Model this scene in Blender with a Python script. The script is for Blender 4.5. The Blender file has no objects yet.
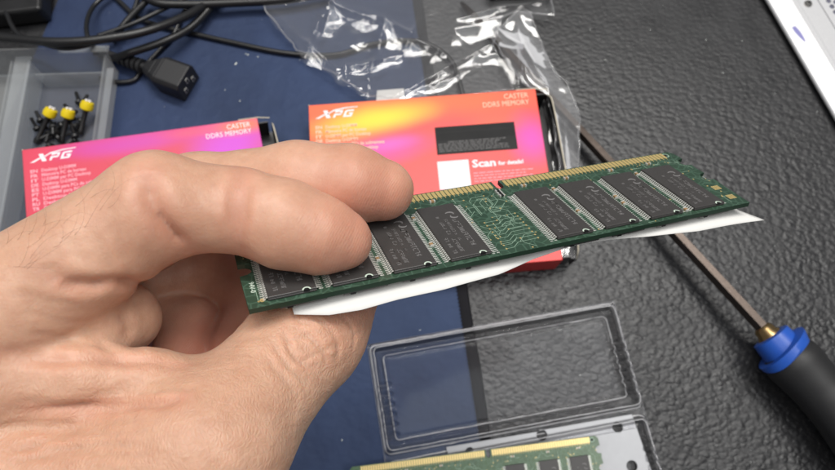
import bpy, bmesh, math, random, os
import numpy as np
from mathutils import Vector, Matrix, noise
random.seed(7); R = math.radians
scene = bpy.context.scene
COL = scene.collection
S = 0.001                       # everything below is written in millimetres
# ------------------------------------------------------------------ camera
F = 600.0; TH = R(72.5); H0 = 348.3
CF = Vector((0, math.cos(TH), -math.sin(TH))); CR = Vector((1, 0, 0)); CU = CR.cross(CF)
CO = Vector((0, 0, H0))
CAMM = Matrix((CR, CU, -CF)).transposed().to_4x4()   # camera axes -> world
CAMM.translation = CO * S
cd = bpy.data.cameras.new('camera'); cam = bpy.data.objects.new('camera', cd); COL.objects.link(cam)
cd.sensor_width = 36; cd.lens = 36 * F / 835; cd.clip_start = 0.005; cd.clip_end = 30
cam.matrix_world = CAMM; scene.camera = cam
cd.dof.use_dof = True; cd.dof.focus_distance = 0.142; cd.dof.aperture_fstop = 29

def ray(px, py): return (CR * (px - 417.5) + CU * (235 - py)) / F + CF
def at(px, py, z=0.0):
    d = ray(px, py); return CO + d * ((z - H0) / d.z)
# ------------------------------------------------------------------ materials
def lin(c): return tuple(((v/255)/12.92 if v/255 <= .04045 else ((v/255+.055)/1.055)**2.4) for v in c) + (1,)
class NT:
    def __init__(s, name):
        s.m = bpy.data.materials.new(name); s.m.use_nodes = True; s.t = s.m.node_tree
        s.b = s.t.nodes['Principled BSDF']; s.o = s.t.nodes['Material Output']
    def n(s, typ, **k):
        nd = s.t.nodes.new(typ)
        for a, v in k.items():
            if a.startswith('_'): nd.inputs[a[1:].replace('_', ' ')].default_value = v
            else: setattr(nd, a, v)
        return nd
    def l(s, a, b): s.t.links.new(a, b)
    def coord(s, scale=(1, 1, 1), out='Object', rot=(0, 0, 0)):
        t = s.n('ShaderNodeTexCoord'); m = s.n('ShaderNodeMapping')
        m.inputs['Scale'].default_value = scale; m.inputs['Rotation'].default_value = rot
        s.l(t.outputs[out], m.inputs[0]); return m.outputs[0]
    def math(s, op, a, b=None, c=None):
        m = s.n('ShaderNodeMath', operation=op)
        for i, v in enumerate((a, b, c)):
            if v is None: continue
            if isinstance(v, (int, float)): m.inputs[i].default_value = v
            else: s.l(v, m.inputs[i])
        return m.outputs[0]
    def ramp(s, f, pts):
        r = s.n('ShaderNodeValToRGB'); e = r.color_ramp.elements
        while len(e) < len(pts): e.new(.5)
        for q, (p, c) in zip(e, pts): q.position = p; q.color = c if len(c) == 4 else (*c, 1)
        s.l(f, r.inputs[0]); return r.outputs[0]
    def noise(s, v, scale, detail=3, rough=.5, dist=0):
        nd = s.n('ShaderNodeTexNoise', _Scale=scale, _Detail=detail, _Roughness=rough, _Distortion=dist); s.l(v, nd.inputs['Vector']); return nd
    def mix(s, f, a, b, blend='MIX'):
        m = s.n('ShaderNodeMix', data_type='RGBA', blend_type=blend)
        for i, v in ((0, f), (6, a), (7, b)):
            if isinstance(v, (int, float)): m.inputs[i].default_value = v
            elif isinstance(v, tuple): m.inputs[i].default_value = v
            else: s.l(v, m.inputs[i])
        return m.outputs[2]
    def bump(s, h, dist, strength=1, prev=None):
        b = s.n('ShaderNodeBump'); b.inputs['Distance'].default_value = dist; b.inputs['Strength'].default_value = strength
        s.l(h, b.inputs['Height'])
        if prev is not None: s.l(prev, b.inputs['Normal'])
        return b.outputs[0]
    def set(s, **k):
        for a, v in k.items():
            i = s.b.inputs[a.replace('_', ' ')]
            if hasattr(v, 'is_output') or isinstance(v, bpy.types.NodeSocket): s.l(v, i)
            else: i.default_value = v
        return s

def plain(name, c, rough=.5, metal=0, nscale=300, var=.12, bump=.00004, spec=.5, coat=0):
    m = NT(name); v = m.coord(); n = m.noise(v, nscale, 4, .6)
    n2 = m.noise(v, nscale*.08, 3, .6)
    c = lin(c); lo = tuple(x*(1-var) for x in c[:3])+(1,); hi = tuple(min(1, x*(1+var)) for x in c[:3])+(1,)
    base = m.mix(m.math('MULTIPLY_ADD', n.outputs[0], .6, m.math('MULTIPLY', n2.outputs[0], .4)), lo, hi)
    m.set(Base_Color=base, Metallic=metal, Specular_IOR_Level=spec, Coat_Weight=coat,
          Roughness=m.math('MULTIPLY_ADD', n2.outputs[0], .2, rough-.1), Normal=m.bump(n.outputs[0], bump))
    return m.m

M = {}
# black leatherette
m = NT('leatherette'); v = m.coord((1, 1.25, 1))
nd = m.noise(v, 130, 2, .5); vm = m.n('ShaderNodeVectorMath', operation='MULTIPLY_ADD'); m.l(nd.outputs['Color'], vm.inputs[0])
vm.inputs[1].default_value = (.0035,)*3; m.l(v, vm.inputs[2])
def vor(scale, feat='SMOOTH_F1', vec=None):
    q = m.n('ShaderNodeTexVoronoi', feature=feat, _Scale=scale)
    if feat == 'SMOOTH_F1': q.inputs['Smoothness'].default_value = .35
    m.l(vec, q.inputs['Vector']); return q.outputs['Distance']
d1 = vor(250, 'SMOOTH_F1', vm.outputs[0]); d2 = vor(420, 'SMOOTH_F1', vm.outputs[0])
big = m.noise(m.coord(), 14, 3, .6).outputs[0]; fine = m.noise(m.coord(), 2500, 2, .6).outputs[0]
h = m.math('MULTIPLY_ADD', d2, -.45, m.math('MULTIPLY', d1, -1.0))
sy = m.n('ShaderNodeSeparateXYZ'); m.l(m.coord(), sy.inputs[0])
mr = m.n('ShaderNodeMapRange'); mr.inputs[1].default_value = .26; mr.inputs[2].default_value = .06; mr.inputs[3].default_value = .35; mr.inputs[4].default_value = 1.15; m.l(sy.outputs[1], mr.inputs[0])
amp = m.math('MULTIPLY', m.math('MULTIPLY_ADD', big, 1.3, .2), mr.outputs[0])
h = m.math('MULTIPLY', h, amp)
wear = m.noise(m.coord(), 45, 5, .65, .5).outputs[0]
m.set(Base_Color=m.mix(wear, lin((20, 20, 22)), lin((44, 44, 46))), Specular_IOR_Level=.55,
      Roughness=m.math('MULTIPLY_ADD', wear, .3, .30), Normal=m.bump(fine, .00002, 1, m.bump(h, .00095, .64)))
M['leather'] = m.m
# navy cloth
m = NT('navy_cloth'); v = m.coord((1, 1, 1), rot=(0, 0, .15)); w1 = m.n('ShaderNodeTexWave', _Scale=900.0, _Distortion=1.0); m.l(v, w1.inputs[0])
w2 = m.n('ShaderNodeTexWave', _Scale=900.0, _Distortion=1.0, bands_direction='Y'); m.l(v, w2.inputs[0])
nb = m.noise(v, 12, 5, .6).outputs[0]; lint = m.noise(v, 1400, 2, .7).outputs[0]
c = m.mix(m.ramp(nb, [(.3, (0, 0, 0)), (.75, (1, 1, 1))]), lin((36, 42, 63)), lin((50, 61, 90)))
c = m.mix(m.ramp(lint, [(.74, (0, 0, 0)), (.86, (1, 1, 1))]), c, lin((120, 130, 160)))
hh = m.math('ADD', m.math('MULTIPLY', w1.outputs[1], .5), m.math('MULTIPLY', w2.outputs[1], .5))
m.set(Base_Color=c, Roughness=.5, Sheen_Weight=.25, Sheen_Tint=lin((120, 160, 230)), Specular_IOR_Level=.5, Specular_Tint=lin((172, 198, 242)), Normal=m.bump(nb, .006, .5, m.bump(hh, .00006, .6)))
M['cloth'] = m.m
M['binding'] = plain('black_binding', (28, 28, 32), .8, nscale=2200, bump=.0002, spec=.2)
M['cable'] = plain('black_cable_rubber', (30, 30, 31), .36, nscale=500, bump=.00003)
M['plug'] = plain('black_plug_rubber', (34, 34, 36), .5, nscale=2500, bump=.00004)
M['sticker'] = plain('dark_sticker_film', (16, 16, 17), .55, spec=.3)
M['hole'] = plain('dark_recess', (7, 7, 8), .7)
M['blackplastic'] = plain('black_plastic', (24, 24, 25), .42, nscale=1500)
M['blackcard'] = plain('black_card_lining', (26, 25, 27), .38, nscale=600, bump=.00006)
M['cardedge'] = plain('cream_card_edge', (205, 196, 176), .8, nscale=900)
M['redcard'] = plain('red_card', (204, 52, 50), .45, nscale=600)
M['ink'] = plain('white_ink', (240, 232, 236), .5, nscale=900, var=.04)
M['fadedink'] = plain('pale_pink_ink', (240, 170, 182), .5, nscale=900, var=.05)
M['peachink'] = plain('pale_peach_ink', (250, 198, 170), .5, nscale=900, var=.05)
M['whitelabel'] = plain('white_label', (232, 230, 232), .5, nscale=900, var=.03)
M['paper'] = plain('white_paper', (214, 213, 210), .75, nscale=700, var=.03, bump=.00003, spec=.25)
M['yellow'] = plain('yellow_plastic', (226, 200, 28), .4)
M['blue'] = plain('blue_plastic', (36, 84, 176), .38, nscale=900)
M['grip'] = plain('black_grip_rubber', (31, 31, 32), .55, nscale=1800, bump=.00005)
M['bronze'] = plain('bronze_steel', (80, 72, 67), .3, 1, nscale=350, var=.3, bump=.00005)
M['brass'] = plain('brass_ferrule', (176, 148, 104), .3, 1, nscale=400, var=.25)
M['steel'] = plain('bright_steel', (190, 186, 180), .25, 1)
M['solder'] = plain('tinned_lead', (212, 212, 206), .35, .4, nscale=1500, bump=0.00001)
M['gold'] = plain('gold_contact', (226, 200, 136), .34, .5, nscale=500, var=.12, bump=.00001)
M['trace'] = plain('pale_green_trace', (138, 164, 144), .4, .1, nscale=800)
M['silk'] = plain('white_silkscreen', (190, 205, 190), .6)
M['chipmark'] = plain('grey_laser_mark', (112, 110, 110), .6)
M['chip'] = plain('chip_epoxy', (60, 58, 57), .44, nscale=1800, var=.16, bump=.00002)
M['res'] = plain('black_resistor', (30, 30, 32), .4)
M['cap'] = plain('tan_capacitor', (150, 120, 84), .4)
M['debris'] = plain('pale_crumb', (200, 205, 200), .6)
M['galv'] = plain('galvanised_steel', (158, 159, 162), .45, .5, nscale=220, var=.1, bump=.00003)
# painted aluminium case with an ink smear
m = NT('silver_paint'); v = m.coord(); n = m.noise(v, 900, 3, .6)
m.set(Base_Color=m.mix(n.outputs[0], lin((196, 196, 198)), lin((212, 212, 213))), Metallic=.25, Roughness=.42, Normal=m.bump(n.outputs[0], .00003))
M['silver'] = m.m
M['innerpaint'] = plain('grey_violet_inner_paint', (120, 120, 138), .5)
M['inkstain'] = plain('violet_ink_stain', (120, 118, 176), .5)
# circuit board
def pcb_mat(name, a, b):
    m = NT(name); v = m.coord(); n = m.noise(v, 160, 4, .6).outputs[0]
    w = m.n('ShaderNodeTexVoronoi', feature='DISTANCE_TO_EDGE', _Scale=420.0); m.l(v, w.inputs['Vector'])
    t = m.ramp(w.outputs['Distance'], [(.02, (1, 1, 1)), (.09, (0, 0, 0))])
    c = m.mix(n, lin(a), lin(b)); c = m.mix(m.math('MULTIPLY', t, .25), c, lin((100, 134, 114)))
    m.set(Base_Color=c, Roughness=.3, Specular_IOR_Level=.6, Coat_Weight=.3, Coat_Roughness=.15, Normal=m.bump(n, .00004)); return m.m
M['pcb'] = pcb_mat('green_solder_mask', (34, 56, 44), (58, 80, 64))
M['pcb2'] = pcb_mat('olive_solder_mask', (34, 66, 34), (66, 100, 50))
m = NT('board_edge'); m.set(Base_Color=lin((30, 52, 38)), Roughness=.45, Subsurface_Weight=0.0); M['pcbedge'] = m.m
# clear film: transparent with a fresnel gloss, edge reflections partly painted as white haze
def film(name, tint, gl, rough, base=.05, fac=.6, haze=0, nz=.0, hk=.42):
    m = NT(name); m.t.nodes.remove(m.b)
    tr = m.n('ShaderNodeBsdfTransparent'); tr.inputs[0].default_value = tint
    g = m.n('ShaderNodeBsdfGlossy'); g.inputs['Color'].default_value = (gl, gl, gl, 1); g.inputs['Roughness'].default_value = rough
    lw = m.n('ShaderNodeLayerWeight'); lw.inputs[0].default_value = .24
    f = m.math('MULTIPLY_ADD', lw.outputs['Fresnel'], fac, base)
    mx = m.n('ShaderNodeMixShader'); m.l(f, mx.inputs[0]); m.l(tr.outputs[0], mx.inputs[1]); m.l(g.outputs[0], mx.inputs[2])
    out = mx.outputs[0]
    if haze:
        df = m.n('ShaderNodeBsdfDiffuse'); df.inputs[0].default_value = (.8, .8, .82, 1)
        m2 = m.n('ShaderNodeMixShader'); m.l(m.math('MULTIPLY_ADD', lw.outputs['Fresnel'], hk, haze), m2.inputs[0]); m.l(out, m2.inputs[1]); m.l(df.outputs[0], m2.inputs[2]); out = m2.outputs[0]  # diffuse white rises at steep angles, painted in for bright edge reflections
    
    if nz: nb = m.noise(m.coord(), 60, 3, .6).outputs[0]; m.l(m.bump(nb, nz, .35), g.inputs['Normal'])
    m.l(out, m.o.inputs[0]); return m.m
M['bag'] = film('clear_bag_film', (.96, .96, .96, 1), 1.0, .1, .035, .75, .03, .0006)
M['sleeve'] = film('milky_sleeve_film', (.95, .95, .95, 1), 1.0, .14, .06, .75, .09, .0006)
M['blister'] = film('clear_blister', (.97, .97, .98, 1), 1.0, .1, .0, 1.0, .01, hk=.55)
M['rimglint'] = film('painted_rim_glint', (.95, .95, .96, 1), 1.0, .12, .14, 1.0, .6)  # pale haze colour imitating room reflections along the tray rims
m = NT('frosted_polypropylene'); m.t.nodes.remove(m.b)
tr = m.n('ShaderNodeBsdfTransparent'); tr.inputs[0].default_value = (.93, .95, .97, 1)
pb = m.n('ShaderNodeBsdfPrincipled'); pb.inputs['Base Color'].default_value = (.92, .92, .9, 1); pb.inputs['Roughness'].default_value = .3
tl = m.n('ShaderNodeBsdfTranslucent'); tl.inputs[0].default_value = (.8, .8, .78, 1)
a1 = m.n('ShaderNodeMixShader'); a1.inputs[0].default_value = .45; m.l(pb.outputs[0], a1.inputs[1]); m.l(tl.outputs[0], a1.inputs[2])
lw = m.n('ShaderNodeLayerWeight'); lw.inputs[0].default_value = .35
f = m.math('MULTIPLY_ADD', lw.outputs['Facing'], .4, .1)
a2 = m.n('ShaderNodeMixShader'); m.l(f, a2.inputs[0]); m.l(tr.outputs[0], a2.inputs[1]); m.l(a1.outputs[0], a2.inputs[2]); m.l(a2.outputs[0], m.o.inputs[0])
M['frost'] = m.m

def print_mat(name, base, blobs):
    """carton print: soft colour clouds placed in millimetres on the face"""
    m = NT(name); v = m.coord((1000, 1000, 1000)); sp = m.n('ShaderNodeSeparateXYZ'); m.l(v, sp.inputs[0])
    wob = m.noise(v, .018, 2, .5).outputs[0]
    c = lin(base)
    for cx, cy, rx, ry, ang, col, a in blobs:
        x = m.math('SUBTRACT', sp.outputs[0], cx); y = m.math('SUBTRACT', sp.outputs[1], cy)
        ca, sa = math.cos(ang), math.sin(ang)
        u = m.math('DIVIDE', m.math('ADD', m.math('MULTIPLY', x, ca), m.math('MULTIPLY', y, sa)), rx)
        w = m.math('DIVIDE', m.math('SUBTRACT', m.math('MULTIPLY', y, ca), m.math('MULTIPLY', x, sa)), ry)
        d = m.math('SQRT', m.math('ADD', m.math('MULTIPLY', u, u), m.math('MULTIPLY', w, w)))
        d = m.math('ADD', d, m.math('MULTIPLY_ADD', wob, .8, -.4))
        mr = m.n('ShaderNodeMapRange', interpolation_type='SMOOTHSTEP'); mr.inputs[1].default_value = 1.25; mr.inputs[2].default_value = .1
        mr.inputs[3].default_value = 0; mr.inputs[4].default_value = a; m.l(d, mr.inputs[0])
        c = m.mix(mr.outputs[0], c, lin(col))
    g = m.noise(m.coord(), 1500, 2, .5).outputs[0]
    m.set(Base_Color=c, Roughness=.42, Normal=m.bump(g, .00003)); return m.m
M['printB'] = print_mat('orange_magenta_print', (232, 62, 58), [
    (60, -4, 110, 16, .0, (242, 106, 40), .95), (22, -22, 40, 14, .1, (244, 120, 40), .8), (42, -13, 44, 11, .1, (250, 205, 20), 1),
    (42, -34, 40, 12, .12, (232, 50, 140), 1), (10, -36, 22, 10, 0, (214, 60, 200), .8), (48, -30, 22, 6, .12, (240, 80, 190), .7),
    (133, -34, 16, 20, .35, (232, 50, 168), 1), (112, -22, 24, 10, .1, (244, 96, 56), .6)])
M['printA'] = print_mat('red_violet_print', (206, 44, 72), [
    (70, -4, 60, 14, .0, (206, 44, 130), .95), (62, -6, 45, 8, 0, (196, 44, 160), .8), (120, -18, 38, 26, .5, (198, 50, 196), 1),
    (128, -4, 26, 8, 0, (240, 110, 50), .95), (96, -4, 22, 5, 0, (220, 70, 110), .8), (8, -20, 12, 30, 0, (216, 54, 84), .6)])
# skin
m = NT('skin'); v = m.coord()
at_ = m.n('ShaderNodeAttribute', attribute_name='flush'); fl = at_.outputs['Fac']
at2 = m.n('ShaderNodeAttribute', attribute_name='wrinkle'); wr = at2.outputs['Fac']
n1 = m.noise(v, 70, 5, .7).outputs[0]; n1 = m.ramp(n1, [(.36, (0, 0, 0)), (.64, (1, 1, 1))]); n2 = m.noise(v, 420, 3, .6).outputs[0]
c = m.mix(n1, lin((194, 154, 129)), lin((213, 175, 150)))
c = m.mix(m.math('MULTIPLY', n2, .5), c, lin((176, 128, 104)))
c = m.mix(fl, c, lin((194, 128, 108)))
vd = m.n('ShaderNodeVectorMath', operation='MULTIPLY_ADD'); m.l(m.noise(v, 160, 2).outputs['Color'], vd.inputs[0]); vd.inputs[1].default_value = (.004,)*3; m.l(v, vd.inputs[2])
mp = m.n('ShaderNodeMapping'); mp.inputs['Rotation'].default_value = (0, 0, R(-52)); mp.inputs['Scale'].default_value = (1.7, .8, 1.0); m.l(vd.outputs[0], mp.inputs[0])
cr = m.n('ShaderNodeTexVoronoi', feature='DISTANCE_TO_EDGE', _Scale=880.0); m.l(mp.outputs[0], cr.inputs['Vector'])
crk = m.ramp(cr.outputs['Distance'], [(0, (0, 0, 0)), (.3, (1, 1, 1))])
mp2 = m.n('ShaderNodeMapping'); mp2.inputs['Rotation'].default_value = (0, 0, R(-14)); mp2.inputs['Scale'].default_value = (.2, 1.0, .6); m.l(vd.outputs[0], mp2.inputs[0])
st = m.noise(mp2.outputs[0], 620, 3, .6).outputs[0]
wv = m.n('ShaderNodeTexWave', _Scale=640.0, _Distortion=5.0, _Detail=1.0); wv.inputs['Detail Scale'].default_value = .3
mp3 = m.n('ShaderNodeMapping'); mp3.inputs['Rotation'].default_value = (0, 0, R(25)); m.l(v, mp3.inputs[0]); m.l(mp3.outputs[0], wv.inputs['Vector'])
hgt = m.math('ADD', m.math('MULTIPLY', m.math('MULTIPLY', crk, wr), .28), m.math('MULTIPLY', m.math('MULTIPLY', st, wr), .9))
nr = m.bump(hgt, .0006, .55); rg_ = m.n('ShaderNodeAttribute', attribute_name='ridge').outputs['Fac']; nr = m.bump(m.math('MULTIPLY', wv.outputs[1], rg_), .00006, .45, nr); nr = m.bump(n2, .00025, .35, nr)
po = m.n('ShaderNodeTexVoronoi', feature='F1', _Scale=1500.0); m.l(v, po.inputs['Vector'])
nr = m.bump(m.ramp(po.outputs['Distance'], [(0, (0, 0, 0)), (.5, (1, 1, 1))]), .0001, .25, nr)
m.set(Base_Color=c, Roughness=m.math('MULTIPLY_ADD', n2, .25, .36), Specular_IOR_Level=.42, Subsurface_Weight=.85, Subsurface_Radius=(1.0, .45, .28), Subsurface_Scale=.0018, Normal=nr)
M['skin'] = m.m
M['hair'] = plain('brown_hair', (112, 78, 56), .4)
m = NT('fingernail'); m.set(Base_Color=lin((226, 178, 158)), Roughness=.25, Subsurface_Weight=.4, Subsurface_Scale=.001); M['nail'] = m.m

# ------------------------------------------------------------------ mesh helpers
def tag(o, label=None, cat=None, group=None, kind=None):
    for k, v in (('label', label), ('category', cat), ('group', group), ('kind', kind)):
        if v: o[k] = v
    return o
def empty(name, loc=(0, 0, 0), rz=0, mat=None, **k):
    o = bpy.data.objects.new(name, None); o.empty_display_size = .01; COL.objects.link(o)
    if mat is not None: o.matrix_world = mat
    else: o.location = Vector(loc) * S; o.rotation_euler = (0, 0, rz)
    return tag(o, **k)
class MB:
    def __init__(s): s.v = []; s.f = []; s.mi = []
    def add(s, vs, fs, mi=0):
        b = len(s.v); s.v += [tuple(p) for p in vs]; s.f += [[i + b for i in q] for q in fs]; s.mi += [mi]*len(fs); return s
    def box(s, a, b, mi=0, mat=None, taper=0):
        (x0, y0, z0), (x1, y1, z1) = a, b; t = taper
        vs = [(x0, y0, z0), (x1, y0, z0), (x1, y1, z0), (x0, y1, z0), (x0+t, y0+t, z1), (x1-t, y0+t, z1), (x1-t, y1-t, z1), (x0+t, y1-t, z1)]
        if mat is not None: vs = [mat @ Vector(p) for p in vs]
        return s.add(vs, [(0, 3, 2, 1), (4, 5, 6, 7), (0, 1, 5, 4), (1, 2, 6, 5), (2, 3, 7, 6), (3, 0, 4, 7)], mi)
    def tube(s, pts, r, n=10, mi=0, cap=True):
        pts = [Vector(p) for p in pts]; rs = r if isinstance(r, (list, tuple)) else [r]*len(pts)
        up = None; vs = []
        for i, p in enumerate(pts):
            t = (pts[min(i+1, len(pts)-1)] - pts[max(i-1, 0)]).normalized()
            if up is None: up = Vector((0, 0, 1)) if abs(t.z) < .9 else Vector((1, 0, 0))
            x = t.cross(up).normalized(); up = x.cross(t).normalized()
            for k in range(n):
                a = 2*math.pi*k/n; vs.append(p + (x*math.cos(a) + up*math.sin(a))*rs[i])
        fs = [(i*n+k, i*n+(k+1) % n, (i+1)*n+(k+1) % n, (i+1)*n+k) for i in range(len(pts)-1) for k in range(n)]
        if cap: fs += [tuple(range(n)), tuple(reversed(range((len(pts)-1)*n, len(pts)*n)))]
        return s.add(vs, fs, mi)
    def prism(s, poly, z0, z1, mi=0, mat=None):
        n = len(poly); vs = [(x, y, z0) for x, y in poly] + [(x, y, z1) for x, y in poly]
        if mat is not None: vs = [mat @ Vector(p) for p in vs]
        return s.add(vs, [tuple(reversed(range(n))), tuple(range(n, 2*n))] + [(i, (i+1) % n, n+(i+1) % n, n+i) for i in range(n)], mi)
    def build(s, name, mats, parent=None, smooth=False, bevel=0, seg=2, subsurf=0):
        me = bpy.data.meshes.new(name); me.from_pydata([Vector(p)*S for p in s.v], [], s.f)
        for mm in (mats if isinstance(mats, list) else [mats]): me.materials.append(M[mm] if isinstance(mm, str) else mm)
        for p, k in zip(me.polygons, s.mi): p.material_index = k; p.use_smooth = bool(smooth)
        bm = bmesh.new(); bm.from_mesh(me); bmesh.ops.recalc_face_normals(bm, faces=bm.faces); bm.to_mesh(me); bm.free()
        me.update(); o = bpy.data.objects.new(name, me); COL.objects.link(o)
        if parent is not None: o.parent = parent
        if bevel:
            b = o.modifiers.new('bevel', 'BEVEL'); b.width = bevel*S; b.segments = seg; b.limit_method = 'ANGLE'; b.angle_limit = R(40)
        if subsurf: b = o.modifiers.new('sub', 'SUBSURF'); b.levels = b.render_levels = subsurf
        if smooth == 'auto':
            for p in me.polygons: p.use_smooth = True
            me.set_sharp_from_angle(angle=R(35))
        return o
def spline(pts, n=10):
    pts = [Vector(p) for p in pts]; out = []
    for i in range(len(pts)-1):
        p0 = pts[max(i-1, 0)]; p1 = pts[i]; p2 = pts[i+1]; p3 = pts[min(i+2, len(pts)-1)]
        for k in range(n):
            t = k/n; out.append(.5*((2*p1) + (p2-p0)*t + (2*p0-5*p1+4*p2-p3)*t*t + (3*p1-p0-3*p2+p3)*t**3))
    return out + [pts[-1]]
def inside(x, y, poly):
    c = False; j = len(poly)-1
    for i in range(len(poly)):
        xi, yi = poly[i]; xj, yj = poly[j]
        if (yi > y) != (yj > y) and x < (xj-xi)*(y-yi)/(yj-yi)+xi: c = not c
        j = i
    return c
FONTS = {}
def text(name, s, x, y, size, mat, parent, z, stretch=1.0, shear=0, ang=0, bold=0, align='LEFT', spacing=1.0, thick=.04, width=None):
    cu = bpy.data.curves.new(name, 'FONT'); cu.body = s; cu.size = size*S; cu.shear = shear; cu.offset = bold*S; cu.align_x = align
    cu.space_character = spacing; cu.extrude = thick*.5*S; cu.resolution_u = 2
    t = bpy.data.objects.new(name, cu); COL.objects.link(t); bpy.context.view_layer.update()
    me = bpy.data.meshes.new_from_object(t.evaluated_get(bpy.context.evaluated_depsgraph_get()))
    bpy.data.objects.remove(t); 
    if width:
        w_ = max(v.co.x for v in me.vertices)-min(v.co.x for v in me.vertices); stretch = width*S/w_
    me.transform(Matrix.Diagonal((stretch, 1, 1, 1))); me.materials.clear(); me.materials.append(M[mat])
    o = bpy.data.objects.new(name, me); COL.objects.link(o); o.parent = parent; o.location = (x*S, y*S, z*S); o.rotation_euler = (0, 0, ang); return o
def copy_to(o, parent):
    c = o.copy(); COL.objects.link(c); c.parent = parent; return c

# ------------------------------------------------------------------ setting
g = MB(); g.add([(-1500, -1200, 0), (1500, -1200, 0), (1500, 1500, 0), (-1500, 1500, 0)], [(0, 1, 2, 3)])
tag(g.build('table_top', 'leather'), kind='structure')
# cloth with a bound right edge
e0 = at(458, 290, 1.5); e1 = at(481, 440, 1.5); dv = (e0-e1).normalized(); nv = Vector((dv.y, -dv.x, 0))
tc = e0 + dv*520; bc = e1 - dv*420
cl = empty('desk_cloth', (0, 0, 0), label='navy blue fabric mat with black stitched edge lying on the black leather surface', cat='fabric mat')
l0 = at(60, 0, 0); l1 = at(-30, 210, 0); ld = (l0-l1).normalized()
poly = [tc, bc, Vector((-700, -500, 0)), l1 - ld*60 + Vector((-200, -100, 0)), l1, l0, l0+ld*300]
MB().prism([(p.x, p.y) for p in poly], .2, 1.5).build('fabric', 'cloth', cl)
b = MB(); k = 60; rows = []
for i in range(k+1):
    p = bc + (tc-bc)*(i/k); wv_ = .3*math.sin(i*1.7)
    rows.append([p - nv*.6 + Vector((0, 0, .35)), p + nv*(.3+.1*wv_) + Vector((0, 0, .9)), p + nv*(5.2+wv_) + Vector((0, 0, .7)), p + nv*(6.1+wv_) + Vector((0, 0, -1.3)), p-nv*.6+Vector((0, 0, -1.3))])
vs = [q for r_ in rows for q in r_]; b.add(vs, [(i*5+j, i*5+j+1, i*5+j+6, i*5+j+5) for i in range(k) for j in range(4)])
b.build('edge_binding', 'binding', cl, smooth='auto')
b = MB(); L = (tc-bc).length; i = 0
while i*2.2 < L:
    p = bc + dv*(i*2.2); b.box((-.28, -.75, 0), (.28, .75, .3), mat=Matrix.Translation(p + nv*-.6 + Vector((0, 0, .3))) @ Matrix.Rotation(math.atan2(dv.y, dv.x)+.9, 4, 'Z')); i += 1
b.build('stitching', 'binding', cl)

# ------------------------------------------------------------------ memory boards
def round_poly(pts): return pts
def notch(x, y0, y1, side, n=7):
    """half round notch points on a vertical edge (side +1 right edge bites to the left)"""
    cy = (y0+y1)/2; r = abs(y1-y0)/2; out = []
    for i in range(n+1):
        a = math.pi*i/n
        out.append((x - side*math.sin(a)**.7*r*1.35, cy - math.cos(a)*(y1-y0)/2))
    return out
def chip_mesh(n=33):
    b = MB(); w, h, t = 10.16/2, 22.22/2, 1.0
    b.box((-w, -h, .12), (w, h, .56), taper=-.0); b.v = b.v; b.box((-w, -h, .56), (w, h, t+.05), taper=.12)
    return b
def leads_mesh(n=33):
    b = MB()
    for s in (-1, 1):
        for i in range(n):
            y = (i-(n-1)/2)*.65; w = .19
            prof = [(5.05, .62), (5.42, .60), (5.62, .10), (6.05, .06)]
            vs = []
            for x, z in prof: vs += [(s*x, y-w, z), (s*x, y+w, z)]
            for x, z in reversed(prof): vs += [(s*x, y-w, z-.14 if z > .3 else z-.05), (s*x, y+w, z-.14 if z > .3 else z-.05)]
            q = [(2*i_, 2*i_+1, 2*i_+3, 2*i_+2) for i_ in range(7)]
            b.add(vs, q)
    return b
def glyph_rows(b, x, y0, y1, size, rnd, dens=.85):
    """short illegible laser characters in a column running along y"""
    y = y0
    while y < y1:
        if rnd.random() < dens:
            for k in range(rnd.choice((2, 3, 3))):
                if rnd.random() < .5: b.box((x, y+rnd.random()*size*.45, 0), (x+size, y+rnd.random()*size*.2+size*.5, .02)) if False else b.box((x, y+k*size*.26, 0), (x+size*rnd.uniform(.7, 1), y+k*size*.26+size*.12, .02))
                else: xx = x+rnd.choice((0, .45, .88))*size; b.box((xx, y, 0), (xx+size*.13, y+size*.62, .02))
        y += size*.85
CHIP = {}
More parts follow.
